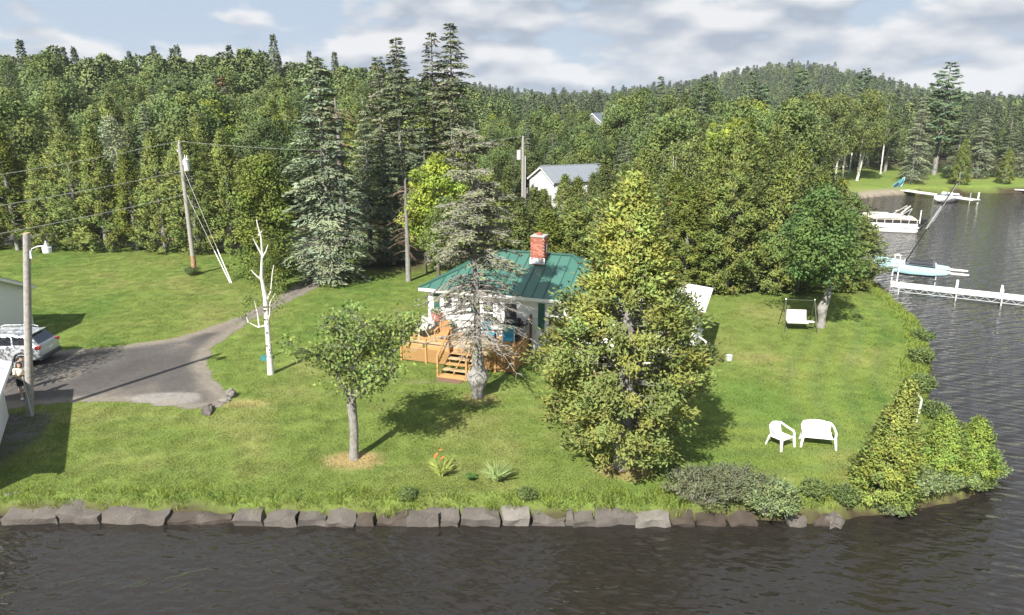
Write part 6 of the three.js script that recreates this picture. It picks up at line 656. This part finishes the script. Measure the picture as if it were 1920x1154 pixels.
// ---------------------------------------------------------------- two people by the car
function solid(lo, hi, n, dist) { // mesh of the surface dist(p) = 0 inside the box lo..hi
  const mc = new MarchingCubes(n, new THREE.MeshBasicMaterial(), false, false, 120000), p = V(0, 0, 0), d = V(hi[0] - lo[0], hi[1] - lo[1], hi[2] - lo[2]); mc.isolation = 0;
  for (let k = 0; k < n; k++) for (let j = 0; j < n; j++) for (let i = 0; i < n; i++) { p.set(lo[0] + d.x * i / n, lo[1] + d.y * j / n, lo[2] + d.z * k / n); mc.field[i + j * n + k * n * n] = -dist(p); }
  mc.update(); const P = new Float32Array(mc.positionArray.subarray(0, mc.count * 3)); for (let i = 0; i < mc.count; i++) { P[3 * i] = lo[0] + d.x * (P[3 * i] + 1) / 2; P[3 * i + 1] = lo[1] + d.y * (P[3 * i + 1] + 1) / 2; P[3 * i + 2] = lo[2] + d.z * (P[3 * i + 2] + 1) / 2; }
  const g = new THREE.BufferGeometry(); g.setAttribute('position', new THREE.BufferAttribute(P, 3)); return toCreasedNormals(g, 1.2);
}
const capsule = (p, a, b, ra, rb) => { const bx = b[0] - a[0], by = b[1] - a[1], bz = b[2] - a[2], px = p.x - a[0], py = p.y - a[1], pz = p.z - a[2], t = clamp((px * bx + py * by + pz * bz) / (bx * bx + by * by + bz * bz + 1e-9), 0, 1); return Math.hypot(px - bx * t, py - by * t, pz - bz * t) - lerp(ra, rb, t); };
const smin = (a, b, k) => { const h = Math.max(k - Math.abs(a - b), 0) / k; return Math.min(a, b) - h * h * k / 4; };
const union = (list, k) => (p) => { let d = 1e3; for (const [a, b, ra, rb] of list) d = smin(d, capsule(p, a, b, ra, rb), k); return d; };
function handShape(at0, dir, palm) { // palm and five bent fingers; dir: along the fingers, palm: facing
  const f = V(...dir).normalize(), n = V(...palm).normalize(), s = V(0, 0, 0).crossVectors(f, n).normalize(), o = V(...at0), q = (a, b, c) => o.clone().addScaledVector(f, a).addScaledVector(s, b).addScaledVector(n, c).toArray(), L = [[q(0, -0.022, 0), q(0.075, -0.028, 0.004), 0.019, 0.013], [q(0, 0, 0), q(0.08, 0, 0), 0.02, 0.014], [q(0, 0.022, 0), q(0.075, 0.026, 0.004), 0.019, 0.013]];
  for (const [b, l, r] of [[-0.034, 0.062, 0.0078], [-0.012, 0.074, 0.0085], [0.011, 0.080, 0.0088], [0.033, 0.072, 0.0085]]) { L.push([q(0.075, b, 0), q(0.075 + l * 0.5, b * 1.12, 0.012), r, r * 0.95], [q(0.075 + l * 0.5, b * 1.12, 0.012), q(0.075 + l * 0.82, b * 1.15, 0.040), r * 0.95, r * 0.8]); } L.push([q(0.02, 0.03, 0.005), q(0.055, 0.058, 0.018), 0.011, 0.0095], [q(0.055, 0.058, 0.018), q(0.085, 0.055, 0.036), 0.0095, 0.008]);
  const c = o.clone().addScaledVector(f, 0.06), e = 0.13; return solid([c.x - e, c.y - e, c.z - e], [c.x + e, c.y + e, c.z + e], 64, union(L, 0.006));
}
function person(label, x, z, turn, J, tops, hairShape, cloth) { // faces local +z
  const P = thing('person', label, 'person', [x, 0, z], turn), skin = mat([0.50, 0.32, 0.24], 0.6), N = 92, lo = [-0.5, -0.02, -0.5], hi = [0.5, 1.75, 0.5];
  const body = [], arm = (s) => { const [sh, el, wr] = J.arms[s]; body.push([sh, el, 0.052, 0.043], [el, wr, 0.042, 0.028]); return wr; }, leg = (s) => { const [hp, kn, an, to] = J.legs[s]; body.push([hp, kn, 0.088, 0.058], [kn, an, 0.056, 0.037], [an, to, 0.035, 0.03]); };
  body.push([J.pelvis, J.waist, 0.125, 0.108], [J.waist, J.chest, 0.108, 0.13], [J.chest, J.neck, 0.10, 0.052], [J.neck, J.head, 0.052, 0.055], [J.arms[0][0], J.arms[1][0], 0.062, 0.062]); for (const s of [0, 1]) { arm(s); leg(s); }
  const hd = J.head, hf = J.face, up = union(body, 0.05), headD = (p) => { let d = smin(capsule(p, [hd[0], hd[1] + 0.03, hd[2]], [hd[0] + hf[0] * 0.02, hd[1] - 0.03, hd[2] + hf[2] * 0.02], 0.092, 0.078), capsule(p, [hd[0] + hf[0] * 0.035, hd[1] - 0.075, hd[2] + hf[2] * 0.035], [hd[0] + hf[0] * 0.05, hd[1] - 0.08, hd[2] + hf[2] * 0.05], 0.045, 0.035), 0.04); d = smin(d, capsule(p, [hd[0] + hf[0] * 0.088, hd[1] + 0.012, hd[2] + hf[2] * 0.088], [hd[0] + hf[0] * 0.108, hd[1] - 0.022, hd[2] + hf[2] * 0.108], 0.010, 0.014), 0.012); for (const s of [-1, 1]) d = smin(d, capsule(p, [hd[0] + hf[2] * s * 0.086, hd[1] + 0.012, hd[2] - hf[0] * s * 0.086], [hd[0] + hf[2] * s * 0.09, hd[1] - 0.025, hd[2] - hf[0] * s * 0.09], 0.012, 0.010), 0.01); return d; };
  const parts = [solid(lo, hi, N, (p) => up(p)), solid([hd[0] - 0.16, hd[1] - 0.18, hd[2] - 0.16], [hd[0] + 0.16, hd[1] + 0.16, hd[2] + 0.16], 64, (p) => smin(headD(p), capsule(p, J.neck, J.head, 0.052, 0.055), 0.03))]; for (const s of [0, 1]) parts.push(handShape(J.arms[s][2], J.hands[s], J.palms[s])); part('body', parts, skin, P);
  const eye = (s) => at(new THREE.SphereGeometry(0.012, 10, 8), hd[0] + hf[0] * 0.083 + hf[2] * s * 0.032, hd[1] + 0.012, hd[2] + hf[2] * 0.083 - hf[0] * s * 0.032); part('eyes', [eye(-1), eye(1)], M.dark, P); part('mouth', at(new THREE.SphereGeometry(0.02, 10, 6).scale(1, 0.3, 0.5), hd[0] + hf[0] * 0.088, hd[1] - 0.055, hd[2] + hf[2] * 0.088, 0, Math.atan2(hf[0], hf[2]), 0), mat([0.4, 0.16, 0.14], 0.6), P);
  part('shirt', solid(lo, hi, N, (p) => Math.max(union([[J.pelvis, J.waist, 0.142, 0.122], [J.waist, J.chest, 0.122, 0.140], [J.chest, [lerp(J.chest[0], J.neck[0], 0.6), lerp(J.chest[1], J.neck[1], 0.6), lerp(J.chest[2], J.neck[2], 0.6)], 0.118, 0.085], [J.arms[0][0], J.arms[1][0], 0.072, 0.072], [J.arms[0][0], J.arms[0][1], 0.068, 0.062], [J.arms[1][0], J.arms[1][1], 0.068, 0.062]], 0.05)(p) - 0.006 * noise(p.x * 14, p.y * 14, p.z * 14), J.pelvis[1] - 0.02 - p.y, tops.sleeve(p))), tops.shirt, P);
  part('shorts', solid(lo, hi, N, (p) => Math.max(union([[J.legs[0][0], J.legs[0][1], 0.118, 0.098], [J.legs[1][0], J.legs[1][1], 0.118, 0.098], [J.pelvis, J.waist, 0.138, 0.12]], 0.05)(p), tops.hem - p.y, p.y - J.pelvis[1] - 0.06)), tops.short, P);
  for (const s of [0, 1]) { const [, , an, to] = J.legs[s]; part('shoe', solid([an[0] - 0.2, -0.01, an[2] - 0.2], [an[0] + 0.2, 0.2, an[2] + 0.2], 40, (p) => Math.max(union([[[an[0] - (to[0] - an[0]) * 0.3, 0.045, an[2] - (to[2] - an[2]) * 0.3], [to[0], 0.038, to[2]], 0.05, 0.046], [[an[0], 0.05, an[2]], [an[0], 0.09, an[2]], 0.052, 0.048]], 0.03)(p), -p.y + 0.004)), tops.shoe, P); }
  part('hair', solid([hd[0] - 0.2, hd[1] - 0.42, hd[2] - 0.2], [hd[0] + 0.2, hd[1] + 0.18, hd[2] + 0.2], 56, hairShape(hd, hf)), mat([0.022, 0.017, 0.014], 0.55), P); return P;
}
const shortHair = (h, f) => (p) => Math.max(capsule(p, [h[0] - f[0] * 0.012, h[1] + 0.04, h[2] - f[2] * 0.012], [h[0] - f[0] * 0.03, h[1] - 0.02, h[2] - f[2] * 0.03], 0.104, 0.092) - 0.004 * noise(p.x * 40, p.y * 40, p.z * 40), ((p.x - h[0]) * f[0] + (p.z - h[2]) * f[2]) - 0.05 - Math.max(0, (p.y - h[1] - 0.055) * 2), h[1] - 0.05 - p.y);
const longHair = (h, f) => (p) => Math.max(smin(capsule(p, [h[0] - f[0] * 0.01, h[1] + 0.035, h[2] - f[2] * 0.01], [h[0] - f[0] * 0.03, h[1] - 0.03, h[2] - f[2] * 0.03], 0.112, 0.108), capsule(p, [h[0] - f[0] * 0.05, h[1] - 0.02, h[2] - f[2] * 0.05], [h[0] - f[0] * 0.06, h[1] - 0.30, h[2] - f[2] * 0.06], 0.10, 0.075), 0.05) - 0.005 * noise(p.x * 40, p.y * 16, p.z * 40), ((p.x - h[0]) * f[0] + (p.z - h[2]) * f[2]) - 0.052 - Math.max(0, (p.y - h[1] - 0.06) * 2));
person('person with long dark hair, cream top and black shorts standing beside the lamp pole', -20.35, -28.35, 0.75, { pelvis: [0, 0.88, 0], waist: [0, 1.02, 0.0], chest: [0, 1.22, 0.01], neck: [0, 1.40, 0.0], head: [0, 1.52, 0.03], face: [0, 0, 1], arms: [[[-0.165, 1.33, 0], [-0.22, 1.07, 0.03], [-0.07, 1.08, 0.22]], [[0.165, 1.33, 0], [0.22, 1.07, 0.03], [0.06, 1.12, 0.23]]], hands: [[0.8, 0.1, 0.5], [-0.8, 0.1, 0.5]], palms: [[0.3, 0.6, -0.5], [-0.3, 0.6, -0.5]], legs: [[[-0.085, 0.86, 0], [-0.09, 0.47, 0.02], [-0.1, 0.08, 0], [-0.11, 0.04, 0.15]], [[0.085, 0.86, 0], [0.095, 0.47, 0.03], [0.1, 0.08, 0.04], [0.12, 0.04, 0.19]]] }, { shirt: mat([0.62, 0.57, 0.47], 0.9), short: mat([0.015, 0.015, 0.017], 0.9), shoe: M.plastic, hem: 0.62, sleeve: (p) => (Math.abs(p.x) > 0.15 ? 1.14 - p.y : -1) }, longHair);
person('person with short dark hair, pale grey shirt and black shorts leaning behind the other', -21.05, -29.35, 1.1, { pelvis: [0, 0.86, -0.04], waist: [0, 1.0, 0.0], chest: [0, 1.18, 0.08], neck: [0, 1.34, 0.14], head: [0, 1.45, 0.20], face: [0, 0, 1], arms: [[[-0.175, 1.28, 0.1], [-0.22, 1.02, 0.12], [-0.19, 0.84, 0.28]], [[0.175, 1.28, 0.1], [0.22, 1.02, 0.12], [0.17, 0.88, 0.30]]], hands: [[0.1, -0.5, 0.8], [-0.1, -0.5, 0.8]], palms: [[0.9, 0, 0.1], [-0.9, 0, 0.1]], legs: [[[-0.09, 0.84, -0.04], [-0.1, 0.46, 0.0], [-0.11, 0.08, -0.05], [-0.13, 0.04, 0.11]], [[0.09, 0.84, -0.04], [0.1, 0.46, 0.02], [0.11, 0.08, 0.0], [0.13, 0.04, 0.16]]] }, { shirt: mat([0.50, 0.50, 0.51], 0.9), short: mat([0.015, 0.015, 0.017], 0.9), shoe: M.plastic, hem: 0.44, sleeve: (p) => (Math.abs(p.x) > 0.16 ? 1.10 - p.y : -1) }, shortHair);
renderer.render(scene, camera);
